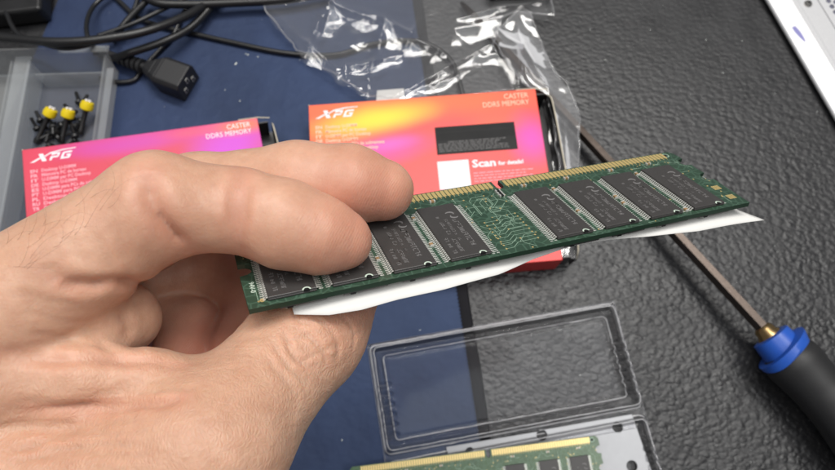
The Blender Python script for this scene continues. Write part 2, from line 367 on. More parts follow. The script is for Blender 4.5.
def make_chip(parent, name='memory_chip'):
    if not CHIP:
        CHIP['b'] = chip_mesh(); CHIP['l'] = leads_mesh()
    o = CHIP['b'].build(name, 'chip', parent, bevel=.08, seg=1)
    l = CHIP['l'].build('leads', 'solder', o)
    b = MB(); rnd = random.Random(3)
    for x, a, c, s in ((1.6, -7.6, 3.4, 1.25), (-.3, -5, 4.0, .75), (-1.9, -9.2, 5.4, .95), (-3.7, -9.4, -3.0, .95)): glyph_rows(b, x, a, c, s, rnd)
    for k in range(2):      # swirl emblem
        pts = [(2.0+.9*k+1.1*math.cos(t)*(1-.1*k), 6.4-1.2*k+.75*math.sin(t), 0.01) for t in np.linspace(-.6+3.1*k, 2.6+3.1*k, 12)]
        b.tube([(p[0], p[1], 0.0) for p in pts], [.08+.22*math.sin(math.pi*i/11) for i in range(12)], 4)
    b.v = [(x, y, 1.052 + min(max(z, 0), .02)) for x, y, z in b.v]
    mk = b.build('marking', 'chipmark', o)
    b = MB()                # mould notch by the lower edge
    n = 14; ring = [(2.9+math.cos(math.pi*i/n)*.95, -11.13+math.sin(math.pi*i/n)*.95) for i in range(n+1)]
    ring2 = [(2.9+math.cos(math.pi*i/n)*.62, -11.13+math.sin(math.pi*i/n)*.62) for i in range(n+1)]
    vs = [(x, y, 1.075) for x, y in ring]+[(x, y, 1.075) for x, y in ring2]; m_ = n+1
    b.add(vs, [(i, i+1, m_+i+1, m_+i) for i in range(n)])
    b.add([(2.9, -11.17, 1.07)]+[(x, y, 1.07) for x, y in ring2], [(0, i+1, i+2) for i in range(n)], 1)
    b.add([(x, -11.2, z) for x, z in ((2.28, .6), (3.52, .6), (3.52, 1.06), (2.28, 1.06))], [(0, 1, 2, 3)], 1)
    nt = b.build('mould_notch', ['silk', 'hole'], o)
    return o
def dup_chip(src, parent, loc, rot=(0, 0, 0)):
    c = src.copy(); COL.objects.link(c); c.parent = parent; c.location = Vector(loc)*S; c.rotation_euler = rot
    for ch in src.children:
        d = ch.copy(); COL.objects.link(d); d.parent = c
    return c
def make_board(root, W, HH, keyx, centers, pcbmat, seed, gapzone, back=True, chip_y=12.3):
    rnd = random.Random(seed); T = 1.27
    pl = [(0, 0), (W, 0)] + [(W, 8)] + notch(W+.3, 13.4, 17.4, 1) + [(W, 20.5)] + notch(W+.3, 22.6, 26.6, 1) + [(W, 30.3), (W-1.3, HH)]
    pl += [(keyx+1.1, HH), (keyx+1.1, HH-3.2), (keyx+.6, HH-4.1), (keyx-.6, HH-4.1), (keyx-1.1, HH-3.2), (keyx-1.1, HH), (1.3, HH), (0, 30.3)]
    pl += [(0, 26)] + [(x, y) for x, y in reversed(notch(-.3, 22.0, 25.6, -1))] + list(reversed(notch(-.3, 11.2, 15.6, -1)))
    b = MB(); n = len(pl); z0, z1 = -T, 0
    vs = [(x, y, z0) for x, y in pl]+[(x, y, z1) for x, y in pl]
    b.add(vs, [tuple(reversed(range(n))), tuple(range(n, 2*n))], 0); b.add(vs, [(i, (i+1) % n, n+(i+1) % n, n+i) for i in range(n)], 1)
    board = b.build('circuit_board', [pcbmat, 'pcbedge'], root)
    b = MB()
    x = keyx+2.0
    def pad(x):
        hgt_ = 2.9
        b.box((x, HH-.35-hgt_, .0), (x+1.0, HH-.35, .05)); b.box((x, HH-.35-hgt_, -T-.05), (x+1.0, HH-.35, -T))
        b.box((x+.3, HH-.35-hgt_-.8, 0), (x+.5, HH-.35-hgt_, .03))
    for i in range(int((W-4.6-keyx-2.0)/1.27)+1): pad(keyx+2.0+i*1.27)
    for i in range(52 if keyx > 66 else 48):
        xx = keyx-3.0-i*1.27
        if xx > 4.5: pad(xx)
    b.build('gold_contacts', 'gold', root)
    # traces
    b = MB(); dots = MB()
    def strip(p, q, w=.13):
        p = Vector((*p, 0)); q = Vector((*q, 0)); d = q-p
        if d.length < 1e-3: return
        s_ = Vector((-d.y, d.x, 0)).normalized()*w/2; z = Vector((0, 0, .022)); p2, q2 = p-d.normalized()*w*.4, q+d.normalized()*w*.4
        b.add([p2-s_+z, q2-s_+z, q2+s_+z, p2+s_+z], [(0, 1, 2, 3)])
    def dot(x, y, r, k=8):
        dots.add([(x+r*math.cos(2*math.pi*i/k), y+r*math.sin(2*math.pi*i/k), .03) for i in range(k)], [tuple(range(k))])
    def ok(x, y):
        if not (1 < x < W-1 and .6 < y < HH-4.6): return False
        return all(abs(x-c) > 6.3 or abs(y-chip_y) > 11.6 for c in centers)
    for k in range(330):
        x, y = rnd.uniform(1, W-1), rnd.uniform(.6, HH-4.6)
        if not ok(x, y): continue
        a = rnd.choice((0, 2, 4, 6))*math.pi/4
        if rnd.random() < .8: dot(x, y, rnd.choice((.2, .26)))
        for s in range(rnd.randint(1, 4)):
            l = rnd.uniform(.8, 4.0); qx, qy = x+math.cos(a)*l, y+math.sin(a)*l
            if not ok(qx, qy): break
            strip((x, y), (qx, qy)); x, y = qx, qy; a += rnd.choice((-1, 1))*math.pi/4
    if gapzone:
        g0, g1 = gapzone
        for i in range(9):      # bundles fanning across the gap
            y = 2.0+i*1.45; x0 = g0+3.2; x1 = g1-3.0
            strip((x0, y), (x0+2+i*.2, y)); strip((x0+2+i*.2, y), (x0+4+i*.2, y+1.6)); strip((x0+4+i*.2, y+1.6), (x1, y+1.6)); dot(x0, y, .26); dot(x1, y+1.6, .26)
        zz = [(g0+4, 17), (g0+4, 22), (g0+6, 24), (g0+9, 24), (g0+9, 20.5), (g0+7, 19), (g0+7, 17.3), (g0+9.5, 17.3), (g0+12, 20)]
        for off in (0, .45):
            for p, q in zip(zz, zz[1:]): strip((p[0]+off, p[1]+off), (q[0]+off, q[1]+off), .16)
        for s in (g0+.6, g1-.6):  # fields of tinned pads on either side of the gap
            for i in range(34):
                y = 1.2+i*.66
                for dx in ((0, 1.3) if s > (g0+g1)/2 else (0, -1.3)):
                    dots.box((s-dx*-.9-.35, y, 0), (s-dx*-.9+.35, y+.22, .05), 1)
    b.build('traces', 'trace', root)
    for c in centers:             # tinned pads under every lead row
        for s in (-1, 1):
            for i in range(33):
                y = chip_y+(i-16)*.65
                if 0 < c+s*6.4 < W: dots.box((c+s*6.3-.2, y-.12, 0), (c+s*6.3+.2, y+.12, .03), 1)
    for hx, hy in ((W-3.4, HH-1.9),):
        k = 18; dots.add([(hx+.95*math.cos(2*math.pi*i/k), hy+.95*math.sin(2*math.pi*i/k), .028) for i in range(k)], [tuple(range(k))], 2)
        dots.add([(hx+(.75+.45*(i % 2))*math.cos(math.pi*(i//2)*2/k), hy+(.75+.45*(i % 2))*math.sin(math.pi*(i//2)*2/k), .034) for i in range(2*k)], [(2*i, 2*i+1, (2*i+3) % (2*k), (2*i+2) % (2*k)) for i in range(k)], 3)
    for cx, cy in ((W-3.0, 9.3), (W-2.7, 4.1)):       # two gold test pad blocks
        for i in range(4):
            for j in range(3): dots.box((cx-1.1+i*.62, cy-1.0+j*.68, 0), (cx-1.1+i*.62+.5, cy-1.0+j*.68+.56, .04), 0)
    dot(3.0, 2.0, .55, 12)
    dots.build('solder_pads', ['gold', 'solder', 'hole', 'trace'], root)
    # small parts along the top and between the chips
    r0 = None; spots = []
    for c in centers: spots += [(c+rnd.uniform(-1, 1), HH-5.0, 0, 'cap')]
    allx = sorted(centers)
    for a_, c in zip(allx, allx[1:]):
        if c-a_ < 16:
            for i in range(2): spots.append(((a_+c)/2, rnd.uniform(2, 23), 1, 'cap'))
    if gapzone:
        for i in range(3): spots.append((gapzone[1]-2.2, HH-5.5-i*1.2, 0, 'res'))
    protos = {}
    for x, y, rt, kind in spots:
        if kind not in protos:
            q = MB(); q.box((-.4, -.4, .02), (.4, .4, .5), 0); q.box((-.75, -.42, .01), (-.4, .42, .53), 1); q.box((.4, -.42, .01), (.75, .42, .53), 1)
            protos[kind] = q.build('capacitor' if kind == 'cap' else 'resistor', [kind, 'solder'], root); o = protos[kind]
        else: o = copy_to(protos[kind], root)
        o.location = (x*S, y*S, 0); o.rotation_euler = (0, 0, rt*math.pi/2)
    src = None
    for c in centers:
        if src is None: src = make_chip(root); src.location = (c*S, chip_y*S, 0)
        else: dup_chip(src, root, (c, chip_y, 0))
    if back:
        for c in centers: dup_chip(src, root, (c+2.0, chip_y-.6, -T), (0, math.pi, 0))
    return board
# held board: pose solved from the photograph, in camera axes (mm)
cBL = Vector((-33.9, -15.0, -120.6)); cX = Vector((.93107, .17886, -.31798)).normalized(); cZ = Vector((.03599, .8223, .56792)).normalized(); cY = cZ.cross(cX)
HB = Matrix((cX, cY, cZ)).transposed().to_4x4(); HB.translation = cBL * S
held = empty('memory_module', mat=CAMM @ HB, label='green memory module held up between the fingers, its chips facing up', cat='memory module')
HC = [9.2, 22.8, 36.5, 50.2, 78.3, 92.3, 106.3, 120.3]
make_board(held, 133.35, 31.75, 71.9, HC, 'pcb', 5, (56.5, 72.2))
text('silkscreen_text', '94V-0', 1.2, 8.6, 1.5, 'silk', held, .03, ang=-math.pi/2, bold=.02)

# paper strip held under the board
pp = MB(); NU, NV = 90, 16
edge = [(294, 313.5), (329, 314), (362, 309), (396, 300), (443, 290.5), (500, 274), (534, 258), (572, 245), (610, 240), (650, 237), (698, 231), (735, 223), (752, 219)]
inv = (CAMM @ HB).inverted()
def to_board(px, py, z):
    o = inv @ (CO*S); d = (inv.to_3x3() @ ray(px, py)); t = (z*S - o.z)/d.z; p = (o + d*t)/S; return p.x, p.y
ed = [to_board(px, py, -4.2) for px, py in edge]
ex = [e[0] for e in ed]; ey = [e[1] for e in ed]
xs = np.linspace(ex[0], ex[-1], NU+1); tipx, tipy = to_board(766, 215.5, -4.2)
rows = []
for i, x in enumerate(xs):
    y0 = float(np.interp(x, ex, ey)); f_ = i/NU
    ytop = 24
    for j in range(NV+1):
        t = j/NV; y = y0 + (ytop-y0)*t
        z = -2.75 - 1.45*max(0, 1-t*3.2)**1.5 - .25*math.sin(x*.11)*max(0, 1-t*2) - (1.2*max(0, (f_-.9)/.1)**2)
        xx = x + (max(0, f_-.86)/.14)**1.5*(tipx-ex[-1])*max(0, 1-abs(t-.0)*5) 
        rows.append((xx, y, z))
fs = [(i*(NV+1)+j, (i+1)*(NV+1)+j, (i+1)*(NV+1)+j+1, i*(NV+1)+j+1) for i in range(NU) for j in range(NV)]
pp.add(rows, fs)
po = pp.build('paper_strip', 'paper', smooth=True); po.matrix_world = CAMM @ HB
sm = po.modifiers.new('thick', 'SOLIDIFY'); sm.thickness = .00012; sm.offset = -1
tag(po, 'curved strip of white paper pinched against the underside of the held memory module', 'paper')

# ------------------------------------------------------------------ cartons
def carton(name, tl, rot, h, pm, label, z0):
    root = empty(name, (tl[0], tl[1], z0), rot, label=label, cat='carton', group='memory cartons lying on the cloth')
    W, D, t = 139.8, 109.6, .5
    MB().box((0, -D, h-t), (W, 0, h)).build('printed_face', pm, root, bevel=.25)
    b = MB(); b.box((0, -D, 0), (W, 0, t)); b.box((0, -D, t), (t, 0, h-t)); b.box((t, -D, t), (W, -D+t, h-t)); b.box((t, -t, t), (W, 0, h-t))
    b.build('carton_wall', 'redcard', root)
    b = MB(); b.box((W-30, -D+.9, t+.1), (W+9.0, -.9, t+.9)); b.box((W-30, -3.0, t+.9), (W+6.5, -2.2, h-2.2)); b.box((W-30, -D+2, t+.9), (W+6.5, -D+2.8, h-3))
    b.box((W-22, -D+3, t+1), (W-21, -3.1, h-1.2))
    b.build('lining', 'blackcard', root)
    # end flap standing open: black inside, cream cut edge
    b = MB(); ed_ = MB(); n = 26; prof = []
    for i in range(n+1):
        u = i/n; y = -D+1.5+(D-3)*u; top = h-1.0; 
        if u > .93: top *= math.sqrt(max(0.02, 1-((u-.93)/.07)**2))*.35+.65
        if u < .07: top *= math.sqrt(max(0.02, 1-((.07-u)/.07)**2))*.35+.65
        bow = 1.2*math.sin(u*math.pi*1.3)+.4*math.sin(u*9)
        prof.append((y, top, bow))
    vs = []
    for y, top, bow in prof: vs += [(W+8.6, y, t+.5), (W+9.2, y, t+.5), (W+10.2+bow, y, top), (W+9.6+bow, y, top)]
    b.add(vs, [q for i in range(n) for q in ((4*i, 4*i+3, 4*i+7, 4*i+4), (4*i+1, 4*i+5, 4*i+6, 4*i+2), (4*i, 4*i+4, 4*i+5, 4*i+1))])
    fl_ = b.build('end_flap', 'blackcard', root, smooth=False)
    ed_.tube([(W+9.9+bow, y, top+.1) for y, top, bow in prof], .42, 6)
    ed_.build('cut_edge', 'cardedge', fl_, smooth=True)
    MB().tube([(.2, .1, h), (0, -.3, h-4), (0, 0, 2)], .35, 5).build('worn_edge', 'cardedge', root)
    MB().tube([(W-12, .25, h+.05), (W+1, .25, h+.1), (W+2.5, .1, h-.5), (W+8, .1, h-2)], .35, 5).build('worn_edge', 'cardedge', root)
    return root, h
def mark_xpg(root, x, y, s, h, mat='ink'):
    """slanted three letter wordmark with a long swoosh from the first letter over the others"""
    b = MB(); z = h+.06
    def P(pts): 
        b.prism([(x+(px_+py_*.42)*s, y+py_*s) for px_, py_ in pts], z, z+.05)
    P([(0, 0), (1.5, 0), (5.3, 4), (3.9, 4)][:4] if False else [(0, 4), (1.9, 4), (5.0, 0), (3.1, 0)])       # X falling bar
    P([(-2.2, 0), (-.4, 0), (1.95, 1.75), (1.05, 2.15)]); P([(2.35, 2.1), (3.1, 1.75), (5.0, 3.35), (10.6, 4.5), (15.8, 4.72), (15.7, 5.1), (10.0, 5.0), (4.9, 4.1)])
    P([(6.0, 0), (7.0, 0), (7.0, 1.2), (6.0, 1.2)]); P([(6.0, 2.6), (6.0, 3.6), (9.6, 3.6), (9.6, 2.8), (7.0, 2.8), (7.0, 2.6)]); P([(8.7, 2.8), (9.6, 2.8), (9.6, 1.6), (8.7, 1.8)])
    P([(6.0, 1.2), (9.4, 1.2), (9.6, 1.6), (9.55, 2.0), (6.0, 2.0)])
    P([(10.7, 0), (11.7, 0), (11.7, 3.6), (10.7, 3.2)]); P([(11.7, 2.8), (14.7, 2.8), (14.7, 3.6), (11.7, 3.6)]); P([(11.7, 0), (14.4, 0), (14.7, .4), (14.7, .8), (11.7, .8)]); P([(13.7, .8), (14.7, .8), (14.7, 2.1), (12.8, 2.1), (12.8, 1.4), (13.7, 1.4)])
    return b.build('brand_mark', mat, root)
LW = (19, 24.5, 27, 19, 35, 31, 27, 25, 24)
lines = [('EN', 'Desktop U-DIMM'), ('FR', 'Mémoire PC de bureau'), ('IT', 'U-DIMM per PC Desktop'), ('DE', 'Desktop U-DIMM'), ('ES', 'U-DIMM para PCs de sobremesa'), ('PT', 'U-DIMM para PC Desktop'), ('PL', 'Desktop U-DIMM'), ('RU', 'Desktop U-DIMM'), ('TR', 'Desktop U-DIMM')]
def carton_text(root, h, ink2):
    mark_xpg(root, 6.6, -9.7, 1.3, h)
    for i, (a, c) in enumerate(lines):
        text('printed_text', a, 3.6, -16.6-i*3.1, 3.0, ink2, root, h+.06, bold=.07, width=3.9); text('printed_text', c, 9.6, -16.6-i*3.1, 3.0, ink2, root, h+.06, bold=.05, width=LW[i])
    text('printed_text', 'CASTER', 134.8, -5.4, 4.9, 'peachink' if ink2 == 'peachink' else 'ink', root, h+.06, align='RIGHT', width=15)
    text('printed_text', 'DDR5 MEMORY', 134.8, -10.2, 4.9, 'peachink' if ink2 == 'peachink' else 'ink', root, h+.06, align='RIGHT', width=28.5)
boxB, hB = carton('memory_carton', (-66.6, 186.0), .082, 20.5, 'printB', 'orange and magenta carton with a dark window and a white square, behind the held module', 1.5)
carton_text(boxB, hB, 'peachink')
boxA, hA = carton('memory_carton', (-234.5, 155.6), .163, 20.5, 'printA', 'red and violet carton half covered by the hand, propped on the clear compartment tray', 1.5)
pL, pR = at(22, 150, 43.0), at(257, 118, 21.5); ea = (pR-pL); kA = ea.length/139.8; ea.normalize(); na = Vector((0, 0, 1)).cross(ea).normalized(); za = ea.cross(na)
AM = Matrix((ea, na, za)).transposed().to_4x4() @ Matrix.Diagonal((kA, kA, kA, 1)); AM.translation = (pL - za*20.5*kA)*S; boxA.matrix_world = AM
carton_text(boxA, hA, 'fadedink')
# window, label and small print of carton B (local mm)
b = MB(); b.box((75.4, -39.6, hB+.03), (123.8, -21.3, hB+.06)); wn = b.build('product_window', 'hole', boxB)
b = MB(); b.box((75.9, -39.3, hB+.07), (123.4, -30.6, hB+.11)); b.box((75.9, -25.6, hB+.07), (123.4, -24.8, hB+.1)); b.build('dark_sticker', 'sticker', wn)
b = MB(); rnd = random.Random(2)
for i in range(6):
    x = 76.6+ (6 if i < 1 else 0)
    while x < 121-rnd.random()*10:
        l = rnd.uniform(1, 4); b.box((x, -31.8-i*1.2, hB+.12), (x+l, -31.4-i*1.2, hB+.14)); x += l+.6
b.build('fine_print', 'chipmark', wn)
MB().box((74.9, -61.8, hB+.04), (93.4, -44.0, hB+.09)).build('white_square', 'whitelabel', boxB)
text('printed_text', 'Scan', 95.4, -49.2, 6.6, 'ink', boxB, hB+.06, bold=.2, width=14); text('printed_text', 'for details!', 111, -48.9, 3.4, 'ink', boxB, hB+.06, bold=.12, width=15)
b = MB()
for i, L_ in enumerate((34, 30, 33, 22)):
    x = 95.6
    while x < 95.6+L_: l = rnd.uniform(1, 4); b.box((x, -53.2-i*1.8, hB+.06), (x+l, -52.75-i*1.8, hB+.09)); x += l+.7
b.build('fine_print', 'fadedink', boxB)

# ------------------------------------------------------------------ clear clamshell tray, steel plate and second module
tray = empty('blister_tray', (-28.4, 43.0, 1.8), .176, label='clear plastic blister tray with a rectangular well, straddling the blue mat edge', cat='plastic tray')
TW, TD = 145.3, 128.0
def rr(x, y, x0, x1, y0, y1, r):
    cx, cy = (x0+x1)/2, (y0+y1)/2; qx = abs(x-cx)-(x1-x0)/2+r; qy = abs(y-cy)-(y1-y0)/2+r
    return -(math.hypot(max(qx, 0), max(qy, 0)) + min(max(qx, qy), 0) - r)      # inset distance
def sst(a, b_, x): t = min(1, max(0, (x-a)/(b_-a))); return t*t*(3-2*t)
def tz(x, y):
    if y > -62: d = rr(x, y, 0, TW, -61, 0, 3.5); 
    else: d = rr(x, y, 0, TW, -TD, -63, 3.5)
    z = 6.5*sst(.9, 2.6, d) - 2.6*sst(3.4, 5.0, d) - 3.0*sst(6.6, 8.2, d) + .5*sst(9.5, 10.2, d) + .75*math.exp(-((d-1.0)/.55)**2) + .6*math.exp(-((d-3.1)/.5)**2) + .6*math.exp(-((d-6.4)/.5)**2)
    side = min(x, TW-x)
    if side < 11 and (-54 < y < -22 or y < -80):
        z += (1.6*math.sin(y*1.15)+.9*math.sin(y*2.3+1))*sst(2.2, 3.0, side)*(1-sst(8.5, 10.5, side))*sst(0, 2, d)
    if -64.5 < y < -59.5: z = max(z, .4)
    return z + .1*noise.noise(Vector((x*.05, y*.05, 0)))
b = MB(); nx, ny = 400, 352
vs = [(TW*i/nx, -TD*j/ny, tz(TW*i/nx, -TD*j/ny)) for j in range(ny+1) for i in range(nx+1)]
b.add(vs, [(j*(nx+1)+i, j*(nx+1)+i+1, (j+1)*(nx+1)+i+1, (j+1)*(nx+1)+i) for j in range(ny) for i in range(nx)])
b.build('moulded_sheet', 'blister', tray, smooth=True)
def rloop(x0, x1, y0, y1, r_, ins_):
    x0 += ins_; x1 -= ins_; y0 += ins_; y1 -= ins_; out = []
    for cx_, cy_, a0_ in ((x1-r_, y1-r_, 0), (x0+r_, y1-r_, 90), (x0+r_, y0+r_, 180), (x1-r_, y0+r_, 270)):
        for k_ in range(6):
            a_ = R(a0_+18*k_); out.append((cx_+r_*math.cos(a_), cy_+r_*math.sin(a_)))
    out.append(out[0]); res = []
    for p_, q_ in zip(out, out[1:]):
        n_ = max(1, int(math.hypot(q_[0]-p_[0], q_[1]-p_[1])/1.5))
        for k_ in range(n_): res.append((p_[0]+(q_[0]-p_[0])*k_/n_, p_[1]+(q_[1]-p_[1])*k_/n_))
    return res+[out[0]]
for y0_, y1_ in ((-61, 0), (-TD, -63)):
    for ins_, r_, rad in ((.9, 3.2, .3), (2.9, 2.6, .22), (7.6, 2.2, .24)):  # thin pale beads added to draw the rims' bright reflection lines
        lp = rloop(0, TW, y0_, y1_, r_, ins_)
        MB().tube([(x+.25*noise.noise(Vector((x*.15, y*.15, ins_))), y+.25*noise.noise(Vector((x*.15, y*.15, ins_+4))), tz(x, y)+.1) for x, y in lp], [rad*(.75+.6*abs(noise.noise(Vector((x*.2, y*.2, 7))))) for x, y in lp], 6, cap=False).build('glint_bead', 'rimglint', tray, smooth=True)
bp = [(0, 0), (TW, 0), (TW, -TD), (0, -TD), (0, 0)]
b = MB(); b.tube([(x, y, .2) for x, y in bp], .45, 6); b.build('cut_edge', 'blister', tray, smooth=True)

# plate with holes
def plate_mesh(b, poly, holes, z0, z1, mi=0):
    bm = bmesh.new()
    def loop(pts): 
        vv = [bm.verts.new((x, y, 0)) for x, y in pts]; return [bm.edges.new((vv[i], vv[(i+1) % len(vv)])) for i in range(len(vv))]
    es = loop(poly)
    for (cx, cy, r) in holes: es += loop([(cx+r*math.cos(2*math.pi*k/20), cy+r*math.sin(2*math.pi*k/20)) for k in range(20)])
    bmesh.ops.triangle_fill(bm, use_beauty=True, edges=es, use_dissolve=False)
    ext = bmesh.ops.extrude_face_region(bm, geom=bm.faces[:]); 
    for e in ext['geom']:
        if isinstance(e, bmesh.types.BMVert): e.co.z = z1-z0
    bm.verts.index_update(); b.add([(v.co.x, v.co.y, v.co.z+z0) for v in bm.verts], [[v.index for v in f.verts] for f in bm.faces], mi); bm.free()
pz = 5.2
pTL, pTR, pBR = at(446, 447, pz), at(632, 414, pz), at(655, 480, pz)
dn = (pBR-pTR).normalized()
poly = [pTL, pTR, pTR+dn*70, pTL+dn*70]
hl = [at(x, y, pz) for x, y in ((617.7, 427), (542, 435), (632, 466), (470, 452))]
b = MB(); plate_mesh(b, [(p.x, p.y) for p in poly], [(p.x, p.y, r) for p, r in zip(hl, (2.9, 2.9, 2.9, 2.5))] , pz-1.0, pz)
pl = b.build('steel_plate', 'galv', bevel=.15); tag(pl, 'grey galvanised steel plate with round holes under the lower memory module', 'metal plate')
b = MB(); c_ = at(540, 520, 0); 
# second board
a0 = at(349.5, 467, 11.5); a1 = at(598, 435, 8.2); bx = (a1-a0).normalized(); tmp = Vector((0, 0, 1)); by = tmp.cross(bx).normalized(); bz = bx.cross(by)
B2 = Matrix((bx, by, bz)).transposed().to_4x4(); B2.translation = (a0 - by*31.75)*S
low = empty('memory_module', mat=B2, label='olive green memory module lying on the steel plate at the bottom edge', cat='memory module')
make_board(low, 133.35, 31.75, 73.5, [12, 30, 48, 86.5, 104.5, 121], 'pcb2', 11, None, back=False, chip_y=11.6)

# ------------------------------------------------------------------ screwdriver
tipw = at(461, 3, 4.0); hw = at(768, 334, 19); ax = (hw-tipw); Ls = ax.length; ax.normalize()
sx = ax.cross(Vector((0, 0, 1))).normalized(); sz = sx.cross(ax).normalized()
SM = Matrix((sx, ax, sz)).transposed().to_4x4(); SM.translation = tipw*S
scr = empty('screwdriver', mat=SM, label='long screwdriver with bronze shaft, blue collar and black handle', cat='screwdriver')
def lathe(prof, n=32, flat=0, mi=0):
    b = MB(); vs = []
    for y, r in prof: vs += [(r*math.cos(2*math.pi*k/n), y, r*math.sin(2*math.pi*k/n)) for k in range(n)]
    b.add(vs, [(i*n+k, i*n+(k+1) % n, (i+1)*n+(k+1) % n, (i+1)*n+k) for i in range(len(prof)-1) for k in range(n)]+[tuple(range(n)), tuple(range((len(prof)-1)*n, len(prof)*n))], mi); return b
lathe([(0, 1.2), (4, 2.2), (14, 3.0), (40, 3.4), (Ls-6, 3.9), (Ls-4, 3.9)], 6).build('shaft', 'bronze', scr)
lathe([(Ls-5, 4.0), (Ls-3.5, 5.2), (Ls-1, 5.4), (Ls+1, 6.8), (Ls+3, 6.9)], 24).build('ferrule', 'brass', scr, smooth='auto')
# collar: narrow ring then slanted wing
b = lathe([(Ls+1, 8.0), (Ls+1.6, 10.2), (Ls+10, 11.0), (Ls+11, 11.0)], 40)
n = 40; vs = []
for k in range(n):
    a = 2*math.pi*k/n; sl = 2.6*math.cos(a)
    for y, r in ((Ls+8.5+sl, 10.8), (Ls+9.3+sl, 15.4), (Ls+12.4+sl+1.6*math.sin(a*2), 15.2), (Ls+16, 12.6)): vs.append((r*math.cos(a), y, r*math.sin(a)))
b.add(vs, [(k*4+j, k*4+j+1, ((k+1) % n)*4+j+1, ((k+1) % n)*4+j) for k in range(n) for j in range(3)])
b.build('collar', 'blue', scr, smooth='auto')
hp = [(11, 12.0), (15, 14.4), (19, 15.0), (26, 14.2), (36, 13.4), (50, 14.2), (66, 16.6), (86, 18.0), (104, 17.2), (116, 13.5), (121, 6)]
b = MB(); n = 48; ys = [p[0] for p in hp]; rs_ = [p[1] for p in hp]; vs = []; yy = np.linspace(11, 121, 60)
for y in yy:
    r0_ = float(np.interp(y, ys, rs_)); g_ = min(1, max(0, (y-40)/20))
    for k in range(n):
        a = 2*math.pi*k/n; r_ = r0_*(1-.05*g_*max(0, math.cos(a*6))**3); vs.append((r_*math.cos(a), Ls+y, r_*math.sin(a)))
b.add(vs, [(i*n+k, i*n+(k+1) % n, (i+1)*n+(k+1) % n, (i+1)*n+k) for i in range(59) for k in range(n)]+[tuple(range(n)), tuple(range(59*n, 60*n))])
b.build('handle', 'grip', scr, smooth=True)

# ------------------------------------------------------------------ computer case (upper right)
k0, k1 = at(767, 0, 5), at(834, 115, 5); k0.z = k1.z = 0; kd = (k1-k0).normalized(); kn = Vector((-kd.y, kd.x, 0))
if kn.x < 0: kn = -kn
KM = Matrix((kd, kn, kd.cross(kn))).transposed().to_4x4()
if KM.col[2].z < 0: KM = Matrix((-kd, kn, (-kd).cross(kn))).transposed().to_4x4()
KM.translation = k0*S
case = empty('computer_case', mat=KM, label='silver metal computer case with perforated panel and violet ink smear', cat='computer case')
sgn = 1 if (KM.to_3x3() @ Vector((1, 0, 0))).dot(kd) > 0 else -1
b = MB(); prof = [(0, 3.2), (.1, 4.6), (.8, 5.4), (2, 5.8), (13.2, 8.2), (14.2, 9.0), (15.6, 9.0), (17, 8.2), (30, 8.0), (30, 4), (6, 2.6), (6, 0), (4, 0), (4, 3.0)]
vs = [(-170*1.0, y, z) for y, z in prof]+[(230, y, z) for y, z in prof]
if sgn < 0: vs = [(-x, y, z) for x, y, z in vs]
n = len(prof); b.add(vs, [(i, (i+1) % n, n+(i+1) % n, n+i) for i in range(n)]+[tuple(range(n)), tuple(range(n, 2*n))])
b.build('rail', 'silver', case, bevel=.3)
inv_k = KM.inverted()
def to_case(px, py, z=8.3):
    p = at(px, py, z)*S; q = inv_k @ p; return q.x/S, q.y/S
hx, hy = to_case(826, 10)
b = MB(); holes = []; x_lo, x_hi = hx-42, hx+42
for i in range(17):
    for j in range(9): holes.append((x_lo+3+i*4.7+(j % 2)*2.35, hy-2.5+j*4.1, 1.75))
plate_mesh(b, [(-160, 30.6), (160, 30.6), (160, 90), (-160, 90)], [h_ for h_ in holes if h_[1] > 33.0 and h_[1] < 88], 7.0, 7.8)
b.build('perforated_panel', 'silver', case)
MB().box((-160, 31, 0), (160, 90, 4)).build('inner_chassis', 'innerpaint', case)
qx, qy = to_case(808, 4); b = MB(); K = 20
b.add([(qx+2.6*math.cos(2*math.pi*k/K)*s_, qy+2.6*math.sin(2*math.pi*k/K)*s_, 8.1+z_) for s_, z_ in ((1, 0), (1, .8), (.75, 1.5), (.3, 1.6)) for k in range(K)], [(r_*K+k, r_*K+(k+1) % K, (r_+1)*K+(k+1) % K, (r_+1)*K+k) for r_ in range(3) for k in range(K)]+[tuple(range(3*K, 4*K))])
sc_ = b.build('screw', 'steel', case, smooth='auto')
b = MB(); b.box((qx-1.2, qy-.3, 9.65), (qx+1.2, qy+.3, 9.8)); b.box((qx-.3, qy-1.2, 9.65), (qx+.3, qy+1.2, 9.81)); b.build('screw_slot', 'hole', sc_)
# smear follows the sloping face
ix, iy = to_case(796, 30, 7.0); b = MB(); vs = []; q = 14
for i in range(q):
    t = i/(q-1); L_ = 13*t; w_ = 1.4*math.sqrt(max(.05, math.sin(math.pi*(.12+.86*t))))*(1.2-.5*t)
    for s_ in (-1, 1):
        y = iy+.12*L_+s_*w_; vs.append((ix+sgn*(L_-3), y, 5.8+(y-2)*(2.4/11.2)+.05))
b.add(vs, [(2*i, 2*i+1, 2*i+3, 2*i+2) for i in range(q-1)]); b.build('ink_smear', 'inkstain', case)

